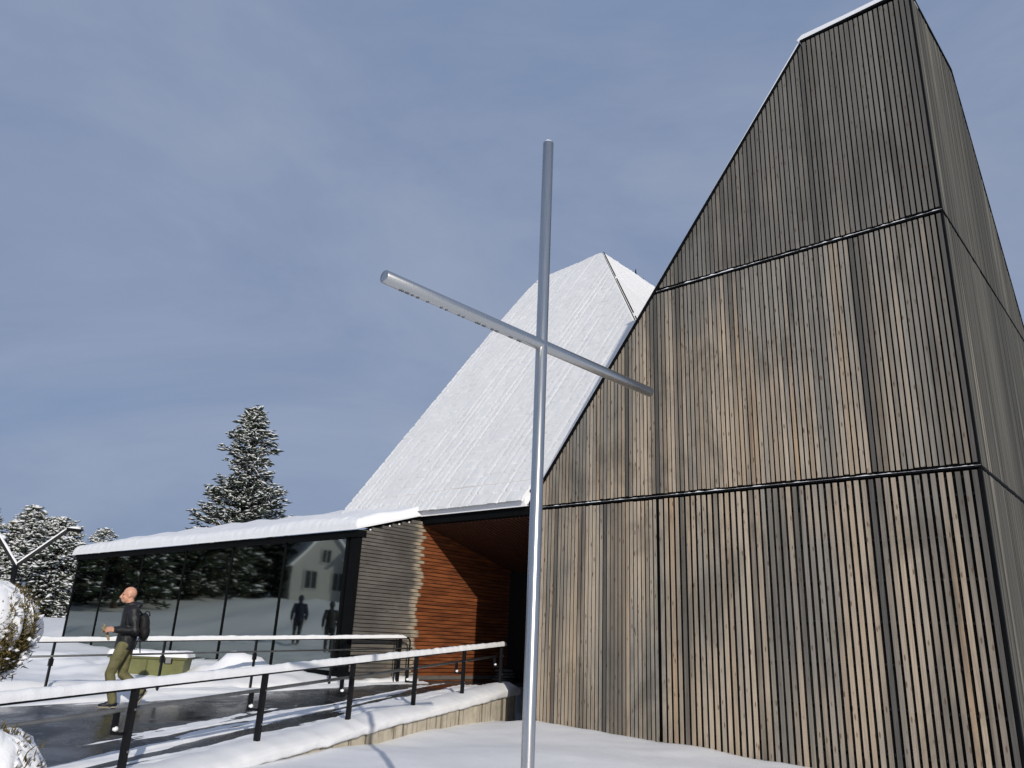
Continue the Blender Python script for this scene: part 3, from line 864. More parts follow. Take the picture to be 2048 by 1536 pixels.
# wing roof sheet and snow
m = MB()
m.add([(GU0 - .25, GV - .14, 3.846), (GU1 + .05, GV - .14, 3.846), (GU1 + .05, 1.6, 4.856), (GU0 - .25, 1.6, 4.856),
       (GU0 - .25, GV - .14, 3.90), (GU1 + .05, GV - .14, 3.90), (GU1 + .05, 1.6, 4.91), (GU0 - .25, 1.6, 4.91)],
      [(3, 2, 1, 0), (4, 5, 6, 7), (0, 1, 5, 4), (1, 2, 6, 5), (2, 3, 7, 6), (3, 0, 4, 7)])
wr = m.build('wing_roof', M['frame'], church)
def roof_snow(u0, u1, v0, v1, zfun, thick, nu, nv, seed, parent, ripple=1.0, back=0.0):
    tu = np.linspace(0, 1, nu); tv = np.linspace(0, 1, nv) ** 1.5
    U, Vv = np.meshgrid(u0 + (u1 - u0) * tu, v0 + (v1 - v0) * tv, indexing='ij')
    e = np.minimum(np.minimum(U - u0, u1 - U), (Vv - v0))
    r = np.clip(e / (.16 if ripple > .5 else .34), 0, 1); rnd = np.sqrt(np.clip(1 - (1 - r) ** 2, 0, 1))
    drift = thick * (1 + .18 * fbm2(U * .35, Vv * .5, seed, 2)) + back * np.clip(Vv - v0 - .1, 0, 1)
    wave = .028 * ripple * np.sin((U * .9 + Vv * 1.6) * 3.1 + 1.6 * fbm2(U * .4, Vv * .4, seed + 3, 2)) * smooth(.25, .8, Vv - v0)
    rough = .016 * fbm2(U * 7, Vv * 5, seed + 5, 3) * (1 - .65 * smooth(.1, .4, Vv - v0))
    h = (drift + wave + rough) * rnd
    lip = -.045 * (1 - smooth(0, .1, Vv - v0)) * (1 + .5 * fbm2(U * 6, Vv * 0, seed + 7, 3))
    # lower front lip hangs a little over the edge
    Z = zfun(Vv) + h
    V2 = Vv + lip * 0 - (.03 + .02 * fbm2(U * 8, Vv * 0 + .5, seed + 9, 3)) * (1 - smooth(0, .12, Vv - v0)) * rnd
    top = np.stack([U, V2, Z], -1)
    # skirt
    Pn = np.concatenate([np.stack([U[:, :1], Vv[:, :1] - .012, zfun(Vv[:, :1]) - .05], -1), top], 1)
    o = np_mesh('roof_snow', Pn.reshape(-1, 3), grid_faces(nu, nv + 1), M['snow'], parent, True); o['kind'] = 'stuff'
    # end walls
    mm = MB()
    for row_, fl in ((Pn[0], 0), (Pn[-1], 1)):
        pts = [tuple(q) for q in row_] + [(row_[-1][0], row_[-1][1], float(zfun(np.array(row_[-1][1]))) - .01)]
        mm.add(pts, [tuple(range(len(pts)))[::1 if fl else -1]])
    o2 = mm.build('roof_snow_end', M['snow'], parent); o2['kind'] = 'stuff'
zr_w = lambda v: 3.90 + (v - (GV - .14)) * .2857
roof_snow(GU0 - .28, GU1 + .07, GV - .17, 1.55, zr_w, .245, 420, 60, 301, wr)

# --- porch: fascia, ceiling, slatted wall, back wall and door
pr_ = MB(); pr_.box(-3.33, -.02, -.02, .10, 4.215, 4.40); pf = pr_.build('porch_fascia', M['frame'], church)
m = MB(); m.add([(-3.34, -.06, 4.405), (-.02, -.06, 4.405), (-.02, 1.2, 4.70), (-3.34, 1.2, 4.70), (-3.34, -.06, 4.44), (-.02, -.06, 4.44), (-.02, 1.2, 4.735), (-3.34, 1.2, 4.735)],
               [(3, 2, 1, 0), (4, 5, 6, 7), (0, 1, 5, 4), (1, 2, 6, 5), (2, 3, 7, 6), (3, 0, 4, 7)])
prf = m.build('porch_roof', M['frame'], church)
roof_snow(-3.42, -.02, -.10, 1.2, lambda v: 4.44 + (v + .06) * .234, .25, 110, 40, 401, prf, .3, .55)
# sloping ceiling of narrow boards
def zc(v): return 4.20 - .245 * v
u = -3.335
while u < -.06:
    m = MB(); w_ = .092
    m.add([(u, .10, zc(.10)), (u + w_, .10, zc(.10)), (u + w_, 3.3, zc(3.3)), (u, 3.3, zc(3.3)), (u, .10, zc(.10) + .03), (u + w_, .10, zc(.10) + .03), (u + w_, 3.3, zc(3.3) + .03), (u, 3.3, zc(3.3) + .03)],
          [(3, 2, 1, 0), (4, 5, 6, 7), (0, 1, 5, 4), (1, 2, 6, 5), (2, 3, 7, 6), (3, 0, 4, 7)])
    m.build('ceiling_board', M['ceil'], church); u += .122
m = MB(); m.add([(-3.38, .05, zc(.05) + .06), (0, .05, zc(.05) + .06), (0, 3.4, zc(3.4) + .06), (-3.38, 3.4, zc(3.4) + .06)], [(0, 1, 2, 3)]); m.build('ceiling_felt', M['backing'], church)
# horizontal slats of the porch wall
m = MB(); m.prism([(-1.74, .60), (3.4, .60), (3.4, 3.9), (1.6, 4.6), (-.1, 4.35), (-1.74, 3.86)], 0, .04)
pw = m.build('porch_wall', M['backing'], church)
for vtx in pw.data.vertices:
    x, y, z = vtx.co; vtx.co = (-3.46 + y, x, z)
z = .62
while z < 4.36:
    vmin = -1.735
    if z + .068 > 3.84: vmin = -1.735 + (z + .068 - 3.84) / .2857 - .12
    vmax = 3.3 if z + .068 < 3.42 else .05 + (4.20 - z - .068) / .245 + .34
    if vmax > .3 or z < 4.25:
        vmax = max(vmax, .04)
        cuts = sorted([vmin, vmax] + [c for c in (random.uniform(vmin + .3, vmax - .3) for _ in range(random.choice((0, 1, 1, 2)))) if vmin < c < vmax])
        m = MB()
        for a_, b_ in zip(cuts[:-1], cuts[1:]):
            jj = random.uniform(-.002, .003)
            m.box(-3.42, -3.383 + jj, a_ + .002, b_ - .002, z, z + .068)
        m.build('slat', M['porch'], pw)
    z += .0835
# gray-painted drip edge with a few snow crumbs
for vv_ in (-1.55, -1.0, -.72, -.42):
    zz_ = 3.86 + (vv_ + 1.8) * .2857 - .05
    m = MB(); m.ellipsoid((-3.37, vv_, zz_), (.02, .03, .022), None, 8, 6); o = m.build('snow_crumb', M['snow'], pw, True); o['kind'] = 'stuff'
m = MB(); m.box(-3.36, 0, 3.30, 3.36, .6, 3.6); bw_ = m.build('porch_back_wall', M['backing'], church)  # coloured black to deepen the shade at the back of the porch
m = MB(); m.box(-2.55, -1.25, 3.22, 3.28, .68, 2.95); dr = m.build('entrance_door', M['pane'], church)
for a_, b_, c_, d_ in ((-2.62, -2.54, .66, 3.05), (-1.27, -1.19, .66, 3.05), (-2.54, -1.27, 2.94, 3.05), (-1.93, -1.87, .70, 2.94)):
    m = MB(); m.box(a_, b_, 3.18, 3.285, c_, d_); m.build('door_frame', M['frame'], dr)
m = MB(); m.tube([(-1.98, 3.12, 1.2), (-1.98, 3.12, 2.0)], .018, 8); m.build('door_handle', M['railgrey'], dr)
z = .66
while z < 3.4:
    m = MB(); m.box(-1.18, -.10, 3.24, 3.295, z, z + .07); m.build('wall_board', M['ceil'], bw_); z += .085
m = MB(); m.box(-1.36, -.02, 2.2, 3.3, -.3, .64); m.build('porch_step', M['concrete'], church)

# ------------------------------------------------------------------ cross
cx, cy, cz = .213, 5.5, 3.805
cross = empty('metal_cross', (cx, cy, 0))
tag(cross, 'tall brushed steel cross of round tubes standing in the snow', 'cross')
R_ = .0445
m = MB(); zt = 5.625; m.tube([(0, 0, -.15), (0, 0, zt - .004), (0, 0, zt)], [R_, R_, R_ - .004], 40); m.build('upright', M['steel'], cross, True)
ad = Vector((1.036, 1.046, 0)).normalized()
m = MB(); m.tube([ad * -1.50, ad * -1.496, ad * 1.446, ad * 1.45], [R_ - .004, R_, R_, R_ - .004], 40); cb_ = m.build('crossbar', M['steel'], cross, True); cb_.location = (0, 0, cz)
for o in (bpy.data.objects['upright'], cb_):
    md = o.modifiers.new('edges', 'EDGE_SPLIT'); md.split_angle = math.radians(50)
m = MB(); m.ellipsoid((0, 0, zt - .004), (.038, .038, .030), None, 16, 8)
for vtx in range(len(m.v)):
    x, y, z_ = m.v[vtx]; m.v[vtx] = (x, y, max(z_, zt - .003) + .004 * mnoise.noise((x * 40, y * 40, 2)))
o = m.build('snow_cap', M['snow'], cross, True); o['kind'] = 'stuff'
m = MB()
for k in range(26):
    t_ = random.uniform(-1.4, -.15); q = ad * t_
    m.ellipsoid((q.x, q.y, cz - R_ - .001), (.012, .012, .006), None, 6, 4)
o = m.build('frost_beads', M['railgrey'], cross, True); o['kind'] = 'stuff'

# ------------------------------------------------------------------ green grit box behind the far railing
gb = empty('grit_box', (-6.90, 16.35, .62), math.radians(8))
tag(gb, 'olive green plastic grit box with snow on its lid, beside the far railing', 'box')
m = MB(); m.prism([(-.66, 0), (.66, 0), (.70, .38), (-.70, .38)], -.30, .30); m.build('body', M['green'], gb)
m = MB(); m.prism([(-.74, .382), (.74, .382), (.74, .425), (-.74, .425)], -.33, .33); m.build('lid', M['greendk'], gb)
for x_ in (-.42, .40):
    m = MB(); m.box(x_ - .05, x_ + .05, -.352, -.331, .315, .415); lt = m.build('latch', M['latch'], gb)
    m = MB(); m.box(x_ - .075, x_ - .055, -.345, -.331, .315, .40); m.box(x_ + .055, x_ + .075, -.345, -.331, .315, .40); m.build('latch_plate', M['black'], lt)
m = MB(); m.box(-.012, .012, -.316, -.30, .02, .375); m.build('rib', M['greendk'], gb)
n_ = 50; tx = np.linspace(-1, 1, n_); ty = np.linspace(-1, 1, 24)
TX, TY = np.meshgrid(tx, ty, indexing='ij')
ed = np.clip(np.minimum((1 - abs(TX)) * .74, (1 - abs(TY)) * .34) / .12, 0, 1)
hz = .427 + (.115 + .03 * fbm2(TX * 2, TY * 2, 66, 3)) * np.sqrt(1 - (1 - ed) ** 2)
o = np_mesh('lid_snow', np.stack([TX * .755, TY * .345, hz], -1).reshape(-1, 3), grid_faces(n_, 24), M['snow'], gb, True); o['kind'] = 'stuff'

# ------------------------------------------------------------------ pads stacked by the door
sx_, sy_ = uv2xy(-2.95, 2.75)
for k in range(4):
    m = MB()
    c_ = Vector((random.uniform(-.03, .03), random.uniform(-.03, .03), 0))
    prof_ = [(.20, 0), (.235, .02), (.24, .04), (.225, .062), (.16, .07)]
    seg = 24; vs = []; fs = []
    for r_, h_ in prof_:
        for i in range(seg):
            an = 2 * math.pi * i / seg; e_ = 1 / max(abs(math.cos(an)), abs(math.sin(an))) ** .6
            vs.append((c_.x + r_ * e_ * math.cos(an), c_.y + r_ * e_ * math.sin(an), h_))
    for j in range(len(prof_) - 1):
        for i in range(seg):
            fs.append((j * seg + i, j * seg + (i + 1) % seg, (j + 1) * seg + (i + 1) % seg, (j + 1) * seg + i))
    fs.append(tuple(range(seg))[::-1]); fs.append(tuple((len(prof_) - 1) * seg + i for i in range(seg)))
    m.add(vs, fs)
    o = m.build('seat_pad', M['mat'], None, True); o.location = (sx_, sy_, .674 + k * .071); o.rotation_euler = (0, 0, random.uniform(0, 1))
    tag(o, ['lowest grey pad of the stack in the dark porch', 'second grey pad from the bottom of the porch stack', 'second grey pad from the top of the porch stack', 'topmost grey pad of the stack in the dark porch'][k], 'pad', 'pads stacked in the porch')

# ------------------------------------------------------------------ people
def remesh(o, vox, it=6, fac=.5):
    r = o.modifiers.new('join', 'REMESH'); r.mode = 'VOXEL'; r.voxel_size = vox; r.use_smooth_shade = True
    s = o.modifiers.new('soften', 'SMOOTH'); s.iterations = it; s.factor = fac
def limb(m, pts, rad, seg=14):
    """tapered limb with round joints"""
    m.tube(pts, rad, seg)
    for p, r in zip(pts, rad): m.ellipsoid(p, (r, r, r), None, 12, 8)
def hand(m, wrist, fwd, palm_dn, side, curl=.9):
    """palm and five separate bent fingers; side = direction towards the thumb"""
    w, f, d, s = Vector(wrist), Vector(fwd).normalized(), Vector(palm_dn).normalized(), Vector(side).normalized()
    R = Matrix((f, s, -d)).transposed()
    m.ellipsoid(w + f * .05, (.052, .040, .017), R, 12, 8)
    for k, (off, ln) in enumerate(((.030, .074), (.010, .082), (-.011, .077), (-.031, .062))):
        b = w + f * .088 + s * off
        k1 = b + f * ln * .42 + d * ln * .12 * curl
        k2 = k1 + f * ln * .22 + d * ln * .30 * curl
        k3 = k2 + f * ln * .02 + d * ln * .26 * curl
        m.tube([b - f * .02, b, k1, k2, k3], [.009, .0092, .0086, .008, .0062], 8)
    tb = w + f * .03 + s * .034
    m.tube([tb, tb + f * .03 + s * .022 + d * .008, tb + f * .062 + s * .022 + d * .024, tb + f * .082 + s * .010 + d * .034], [.013, .0115, .0098, .0075], 8)

def person(name, loc, rz, scale, pose, mats, label, pack=True, hat=False):
    """x forward, y to the person's left, z up"""
    J = pose
    b = MB()
    H = Vector(J['head'])
    # head: skull, face, jaw, nose, brow, ears, neck
    b.ellipsoid(H + Vector((-.012, 0, .03)), (.099, .077, .098), None, 20, 14)
    b.ellipsoid(H + Vector((.030, 0, -.035)), (.066, .060, .088), None, 16, 12)
    b.ellipsoid(H + Vector((.052, 0, -.090)), (.040, .042, .030), None, 12, 8)
    b.tube([H + Vector((.092, 0, .012)), H + Vector((.112, 0, -.020)), H + Vector((.121, 0, -.038)), H + Vector((.098, 0, -.048))], [.010, .012, .015, .013], 8)
    b.ellipsoid(H + Vector((.086, 0, .022)), (.017, .050, .011), None, 12, 6)
    b.ellipsoid(H + Vector((.088, 0, -.070)), (.013, .024, .007), None, 10, 6)
    b.ellipsoid(H + Vector((.087, 0, -.083)), (.012, .022, .008), None, 10, 6)
    for s in (-1, 1):
        b.ellipsoid(H + Vector((-.010, .076 * s, -.018)), (.017, .009, .032), Matrix.Rotation(-.25, 3, 'Y'), 10, 8)
        b.ellipsoid(H + Vector((.066, .043 * s, -.038)), (.022, .020, .020), None, 10, 6)
    N = Vector(J['neck'])
    b.tube([H + Vector((-.018, 0, -.05)), N + Vector((0, 0, -.02)), N + Vector((0, 0, -.12))], [.058, .058, .075], 16)
    # trunk and limbs under the clothes, so that the body is one figure
    b.tube([N + Vector((0, 0, -.10)), Vector(J['chest']), Vector(J['pelvis'])], [.09, .12, .12], 14)
    for s, k in ((1, 'L'), (-1, 'R')):
        b.tube([Vector(J['chest']) + Vector((0, .04 * s, .10)), J['sh' + k], J['el' + k], J['wr' + k]], [.05, .045, .036, .025], 12)
        b.tube([J['pelvis'], J['hip' + k], J['kn' + k], J['an' + k]], [.08, .075, .05, .035], 12)
        hand(b, J['wr' + k], J['hf' + k], J['hd' + k], J['hs' + k], J.get('curl', .9))
    body = b.build(name, mats['skin'], None, True)
    remesh(body, .0065, 3, .4)
    body.location = loc; body.rotation_euler = (0, 0, rz); body.scale = (scale,) * 3
    tag(body, label, 'person')
    for s in (-1, 1):
        m = MB(); m.ellipsoid(H + Vector((.083, .034 * s, .002)), (.008, .013, .007), None, 8, 6); m.build('eye', M['eye'], body, True)
    # jacket
    c = MB(); CH, PE = Vector(J['chest']), Vector(J['pelvis'])
    rows = [(N + Vector((.005, 0, .035)), .070, .072), (N + Vector((0, 0, -.03)), .082, .098), (CH.lerp(N, .62), .112, .178), (CH.lerp(N, .25), .128, .192), (CH, .134, .190), (CH.lerp(PE, .5), .136, .182), (PE + Vector((0, 0, .06)), .148, .190), (PE + Vector((.005, 0, -.11)), .152, .198)]
    seg = 24; vs, fs = [], []
    for q, rx, ry in rows:
        for i in range(seg):
            an = 2 * math.pi * i / seg
            vs.append((q.x + rx * math.cos(an), q.y + ry * math.sin(an), q.z))
    for j in range(len(rows) - 1):
        for i in range(seg):
            fs.append((j * seg + i, (j + 1) * seg + i, (j + 1) * seg + (i + 1) % seg, j * seg + (i + 1) % seg))
    fs.append(tuple(range(seg))); fs.append(tuple((len(rows) - 1) * seg + i for i in range(seg))[::-1])
    c.add(vs, fs)
    for s, k in ((1, 'L'), (-1, 'R')):
        sh, el, wr = Vector(J['sh' + k]), Vector(J['el' + k]), Vector(J['wr' + k])
        limb(c, [CH + Vector((0, .07 * s, .15)), sh, sh.lerp(el, .5), el, el.lerp(wr, .55), el.lerp(wr, .92)], [.09, .085, .074, .068, .060, .050])
        for t_ in (.25, .6, .85):       # cloth folds
            q = sh.lerp(el, t_); c.ellipsoid(q + Vector((.0, .01 * s, 0)), (.079 - .012 * t_,) * 2 + (.016,), Matrix.Rotation(.5 * s, 3, 'X'), 12, 6)
            q = el.lerp(wr, t_ * .9); c.ellipsoid(q, (.066 - .012 * t_, .066 - .012 * t_, .030), Matrix.Rotation(.9, 3, 'Y'), 12, 6)
    if not hat:  # hood lying on the nape
        c.ellipsoid(N + Vector((-.105, 0, -.005)), (.072, .105, .062), Matrix.Rotation(.35, 3, 'Y'), 14, 10)
        c.ellipsoid(N + Vector((-.02, 0, .02)), (.088, .092, .040), Matrix.Rotation(.2, 3, 'Y'), 14, 8)
    else:        # hood up
        c.ellipsoid(H + Vector((-.03, 0, .015)), (.118, .105, .135), None, 14, 10)
    jk = c.build('jacket', mats['jacket'], body, True); remesh(jk, .013, 4, .5)
    # trousers
    t = MB()
    t.ellipsoid(PE + Vector((-.01, 0, -.03)), (.130, .165, .125), None, 16, 10)
    for s, k in ((1, 'L'), (-1, 'R')):
        hp_, kn, an_ = Vector(J['hip' + k]), Vector(J['kn' + k]), Vector(J['an' + k])
        limb(t, [hp_, hp_.lerp(kn, .5), kn, kn.lerp(an_, .5), kn.lerp(an_, .97)], [.108, .094, .076, .072, .064])
        for f_, rr in ((.88, .080), (1.10, .079), (1.55, .074), (1.85, .071), (1.93, .070)):
            q = hp_.lerp(kn, f_) if f_ <= 1 else kn.lerp(an_, f_ - 1)
            t.ellipsoid(q, (rr, rr * .97, .017), Matrix.Rotation(.5 if f_ < 1.3 else -.2, 3, 'Y'), 12, 6)
    tr = t.build('trousers', mats['pants'], body, True); remesh(tr, .012, 4, .5)
    # shoes
    for k in 'LR':
        an_ = Vector(J['an' + k]); toe = Vector(J['toe' + k]); heel = Vector(J['heel' + k])
        fdir = (toe - heel).normalized(); sd = Vector((0, 1, 0)); un = fdir.cross(sd) * -1
        if un.dot(an_ - heel) < 0: un = -un
        R = Matrix((fdir, sd, un)).transposed(); L_ = (toe - heel).length
        m = MB()
        m.ellipsoid(heel + fdir * L_ * .26 + un * .045, (L_ * .26, .042, .045), R, 14, 8)
        m.ellipsoid(heel + fdir * L_ * .62 + un * .032, (L_ * .36, .047, .034), R, 14, 8)
        m.tube([an_ + un * .01, heel + fdir * .06 + un * .05], [.047, .050], 12)
        m.tube([heel + fdir * .09 + un * .07, heel + fdir * L_ * .6 + un * .045], [.042, .036], 12)
        sh = m.build('shoe', mats['shoe'], body, True); remesh(sh, .009, 3, .5)
        m = MB()
        for x0, x1, r0 in ((.02, .36, .040), (.30, .98, .046)):
            m.ellipsoid(heel + fdir * L_ * (x0 + x1) / 2 + un * .006, (L_ * (x1 - x0) / 2, r0, .014), R, 14, 6)
        m.build('sole', mats['sole'], sh, True)
    return body

# the man on the ramp
mx, my = -5.87, 12.66
man_z = float(ramp_z(mx, my))
pose = dict(head=(.055, 0, 1.655), neck=(.0, 0, 1.505), chest=(-.035, 0, 1.26), pelvis=(-.03, 0, .95),
            shL=(-.06, .185, 1.41), elL=(-.125, .265, 1.12), wrL=(.15, .19, 1.125), shR=(-.04, -.185, 1.41), elR=(-.06, -.26, 1.14), wrR=(.19, -.12, 1.125),
            hfL=(1, -.30, .02), hdL=(.1, -.65, -.6), hsL=(.15, -.5, .75), hfR=(1, .35, -.02), hdR=(.1, .6, -.7), hsR=(.15, .6, .7), curl=1.1,
            hipL=(-.01, .10, .90), knL=(.11, .10, .49), anL=(.0, .09, .085), hipR=(-.05, -.10, .90), knR=(-.07, -.10, .475), anR=(-.375, -.10, .225),
            toeL=(.205, .10, .012), heelL=(-.075, .09, .008), toeR=(-.335, -.10, .014), heelR=(-.475, -.10, .245))
mats = dict(skin=M['skin'], jacket=M['jacket'], pants=M['pants'], shoe=M['shoe'], sole=M['sole'])
hd = Vector((-.906, -.423, 0)); rzm = math.atan2(hd.y, hd.x)
man_loc = (mx + .05, my, man_z - .004)
man = person('person', man_loc, rzm, .99, pose, mats, 'bald person in black jacket and olive trousers walking down the ramp')
Mm = Matrix.Translation(man_loc) @ Matrix.Rotation(rzm, 4, 'Z') @ Matrix.Scale(.99, 4)
# backpack, a thing of its own
bpk = empty('backpack', man_loc, rzm); bpk.scale = (.99,) * 3
tag(bpk, 'black backpack on the back of the walking person', 'backpack')
m = MB(); m.ellipsoid((-.238, 0, 1.20), (.090, .145, .20), Matrix.Rotation(.05, 3, 'Y'), 16, 12); m.ellipsoid((-.268, 0, 1.10), (.080, .14, .13), None, 16, 10)
m.ellipsoid((-.20, 0, 1.33), (.06, .12, .07), None, 14, 8); bo = m.build('bag', M['pack'], bpk, True); remesh(bo, .013, 4)
m = MB(); m.tube([(-.20, .03, 1.37), (-.245, .03, 1.425), (-.29, .03, 1.41), (-.30, .03, 1.35)], .010, 8); m.build('grab_loop', M['pack'], bpk, True)
for s in (-1, 1):
    m = MB(); m.tube([(-.19, .12 * s, 1.37), (-.09, .145 * s, 1.475), (.055, .14 * s, 1.36), (.05, .165 * s, 1.20), (-.10, .198 * s, 1.07), (-.22, .13 * s, 1.05)], .016, 8); m.build('shoulder_strap', M['pack'], bpk, True)
m = MB(); m.tube([(-.215, .11, 1.02), (-.235, .12, .90), (-.255, .115, .80)], [.012, .010, .008], 8); m.tube([(-.20, .10, 1.02), (-.175, .12, .92), (-.165, .12, .845), (-.20, .12, .85)], .007, 6); m.build('loose_strap', M['pack'], bpk, True)
# gloves held in the hands
gl = MB()
gl.ellipsoid((.30, .04, 1.13), (.055, .022, .035), Matrix.Rotation(-.7, 3, 'Y'), 10, 8)
for k in range(4):
    a_ = 1.9 + k * .22; gl.tube([(.31, .03 + .012 * k, 1.15), (.31 + .05 * math.cos(a_ - .9), .03 + .014 * k, 1.15 + .06 * math.sin(a_ - .3))], [.012, .008], 7)
gl.tube([(.27, .04, 1.10), (.245, .05, 1.03), (.215, .05, .965)], [.022, .024, .018], 8)
go = gl.build('gloves', M['glove'], None, True); remesh(go, .008, 3)
go.location = man_loc; go.rotation_euler = (0, 0, rzm); go.scale = (.99,) * 3
tag(go, 'pair of tan gloves held in the walking person\'s hands', 'gloves')

# ------------------------------------------------------------------ lamps
def lamp(loc, rz, label, sc=1.0, base_z=1.0):
    r = empty('street_lamp', loc, rz); r.scale = (sc,) * 3
    tag(r, label, 'street lamp', 'forked street lamps by the road')
    m = MB(); m.tube([(0, 0, -3), (0, 0, 0)], .075, 12); m.build('pole', M['black'], r, True)
    for s, (dx, dz) in ((1, (1.26, 1.20)), (-1, (-1.26, 1.55))):
        m = MB(); q0 = Vector((0, 0, -.04)); q1 = Vector((dx, 0, dz)); d_ = (q1 - q0).normalized(); pz = Vector((-d_.z, 0, d_.x)); pz = pz if pz.z > 0 else -pz
        m.obox((q0 + q1) / 2, d_ * (q1 - q0).length / 2, Vector((0, .045, 0)), pz * .045); ar = m.build('arm', M['black'], r)
        m = MB(); m.obox(q1 + Vector((.16 * s, 0, .0)), Vector((.20, 0, -.01 * s)), Vector((0, .10, 0)), Vector((0, 0, .045))); m.build('lamp_head', M['frame'], r)
        c_ = (q0 + q1) / 2 + pz * .06
        rows = []
        for k in range(24):
            f_ = k / 23; e_ = min(1, f_ * 12, (1 - f_) * 12) ** .5 if 0 < f_ < 1 else .1
            p_ = q0.lerp(q1, f_) + pz * .044
            hh = .05 * e_ * (1 + .3 * mnoise.noise((k * .5, s, loc[0])))
            rows.append([p_ + Vector((0, -.05, 0)), p_ + Vector((0, -.04, 0)) + pz * hh * .8, p_ + pz * hh * 1.1, p_ + Vector((0, .04, 0)) + pz * hh * .8, p_ + Vector((0, .05, 0))])
        A = np.array([[tuple(v) for v in rr] for rr in rows])
        o = np_mesh('arm_snow', A.reshape(-1, 3), grid_faces(24, 5) if s < 0 else grid_faces(24, 5)[:, ::-1], M['snow'], r, True); o['kind'] = 'stuff'
        m = MB(); m.ellipsoid(q1 + Vector((.16 * s, 0, .05)), (.20, .10, .07), None, 12, 8); o = m.build('head_snow', M['snow'], r, True); o['kind'] = 'stuff'
lamp((-20.22, 33.0, 3.72), math.radians(14), 'forked black lamp post with snow on its arms, above the snowy round shrub', 1.32)
lamp((-26.2, 50.0, 3.98), math.radians(14), 'far forked lamp post half hidden by the glazed wing', 1.27)

# ------------------------------------------------------------------ trees
def spindles(C, D, L, Wd, Hh):
    """arrays of stretched octahedra: centres, unit directions, half length, half width, half height"""
    n = len(C)
    up = np.tile(np.array([0, 0, 1.0]), (n, 1))
    s = np.cross(D, up); s /= np.maximum(np.linalg.norm(s, axis=1, keepdims=True), 1e-6)
    t = np.cross(s, D)
    P = np.stack([C - D * L[:, None], C + s * Wd[:, None], C + t * Hh[:, None], C - s * Wd[:, None], C - t * Hh[:, None], C + D * L[:, None]], 1)
    fc = np.array([(0, 2, 1), (0, 3, 2), (0, 4, 3), (0, 1, 4), (5, 1, 2), (5, 2, 3), (5, 3, 4), (5, 4, 1)])
    Fx = (np.arange(n)[:, None, None] * 6 + fc[None]).reshape(-1, 3)
    return P.reshape(-1, 3), Fx

TREE_CACHE = {}
def conifer(name, loc, h, r, seed, label, group, mat, nb=240, tw=15, droop=.25, snow=.75, clear=.05, rz=0.0, power=.85, key=None, size=1.0, ragged=.30, heavy=1.0):
    """trunk, crown of twigs carried on branches, snow lying on the twigs"""
    root = empty(name, loc, rz)
    tag(root, label, 'tree', group)
    if key and key in TREE_CACHE:
        for src in TREE_CACHE[key]:
            c = src.copy(); COL.objects.link(c); c.parent = root
        return root
    rg = np.random.default_rng(seed)
    m = MB(); m.tube([(0, 0, -.4), (.02, 0, h * .4), (0, .02, h * .8), (0, 0, h * .985)], [.022 * h, .014 * h, .006 * h, .002 * h], 8)
    tk = m.build('trunk', mat_bark, root, True)
    f = rg.random(nb) ** .85
    zb = h * (clear + (1 - clear) * f)
    az = rg.random(nb) * 2 * np.pi
    lump = 1 + ragged * np.sin(az * 2 + seed + zb * 1.3) * .5 + ragged * (rg.random(nb) - .5) * 1.6
    ln = r * (1 - f) ** power * lump + .03 * h * (1 - f * .6)
    ln = np.maximum(ln, .02 * h)
    Cs, Ds, Ls = [], [], []
    bm_ = MB()
    for i in range(nb):
        d = np.array([np.cos(az[i]), np.sin(az[i]), 0])
        rise = .35 + .75 * f[i] - droop * (1 - f[i])
        k = max(3, int(tw * (.35 + ln[i] / r)))
        t = np.sqrt((np.arange(k) + rg.random(k)) / k)
        P = np.array([0, 0, zb[i]]) + np.outer(t * ln[i], d)
        P[:, 2] += ln[i] * (rise * .35 * t - droop * .9 * t ** 2 + .22 * np.maximum(t - .7, 0))
        P += rg.normal(0, .055 * r, (k, 3)) * np.array([1, 1, .55]) * (.4 + .6 * t[:, None])
        dd = d * .8 + rg.normal(0, .55, (k, 3)) * np.array([1, 1, .35]); dd[:, 2] += .10 - .35 * droop
        dd /= np.linalg.norm(dd, axis=1, keepdims=True)
        Cs.append(P); Ds.append(dd); Ls.append(size * (.060 + .030 * rg.random(k)) * r * np.exp(rg.normal(-.12, .38, k)))
        e = d * ln[i] * .9
        if f[i] < .8: bm_.tube([(0, 0, zb[i]), (e[0] * .5, e[1] * .5, zb[i] + ln[i] * (rise * .17 - droop * .22)), (e[0], e[1], zb[i] + ln[i] * (rise * .32 - droop * .75))], [.006 * h * (1 - f[i]) + .01, .012, .004], 4, False)
    C = np.concatenate(Cs); D = np.concatenate(Ds); L = np.concatenate(Ls)
    Pn, Fn = spindles(C, D, L * 1.25, L * (.30 + .15 * rg.random(len(L))), L * .26)
    cr = np_mesh('crown', Pn, Fn, mat, root)
    br = bm_.build('branches', mat_bark, cr); br['kind'] = 'stuff'
    keep = rg.random(len(C)) < snow
    C2, D2, L2 = C[keep], D[keep].copy(), L[keep]
    C2 = C2 + np.array([0, 0, 1]) * (L2 * .20)[:, None] + rg.normal(0, .01 * r, C2.shape)
    Ps, Fs = spindles(C2, D2, L2 * (.80 + .40 * rg.random(len(L2))), L2 * (.30 + .16 * rg.random(len(L2))) * heavy, L2 * .18 * heavy)
    sn = np_mesh('branch_snow', Ps, Fs, M['tsnow'], root); sn['kind'] = 'stuff'
    if key: TREE_CACHE[key] = [tk, cr, sn]
    return root
mat_bark = M['bark']
M['tsnow'] = plain('branch_snow', (.84, .855, .88), .65, 0, .04)

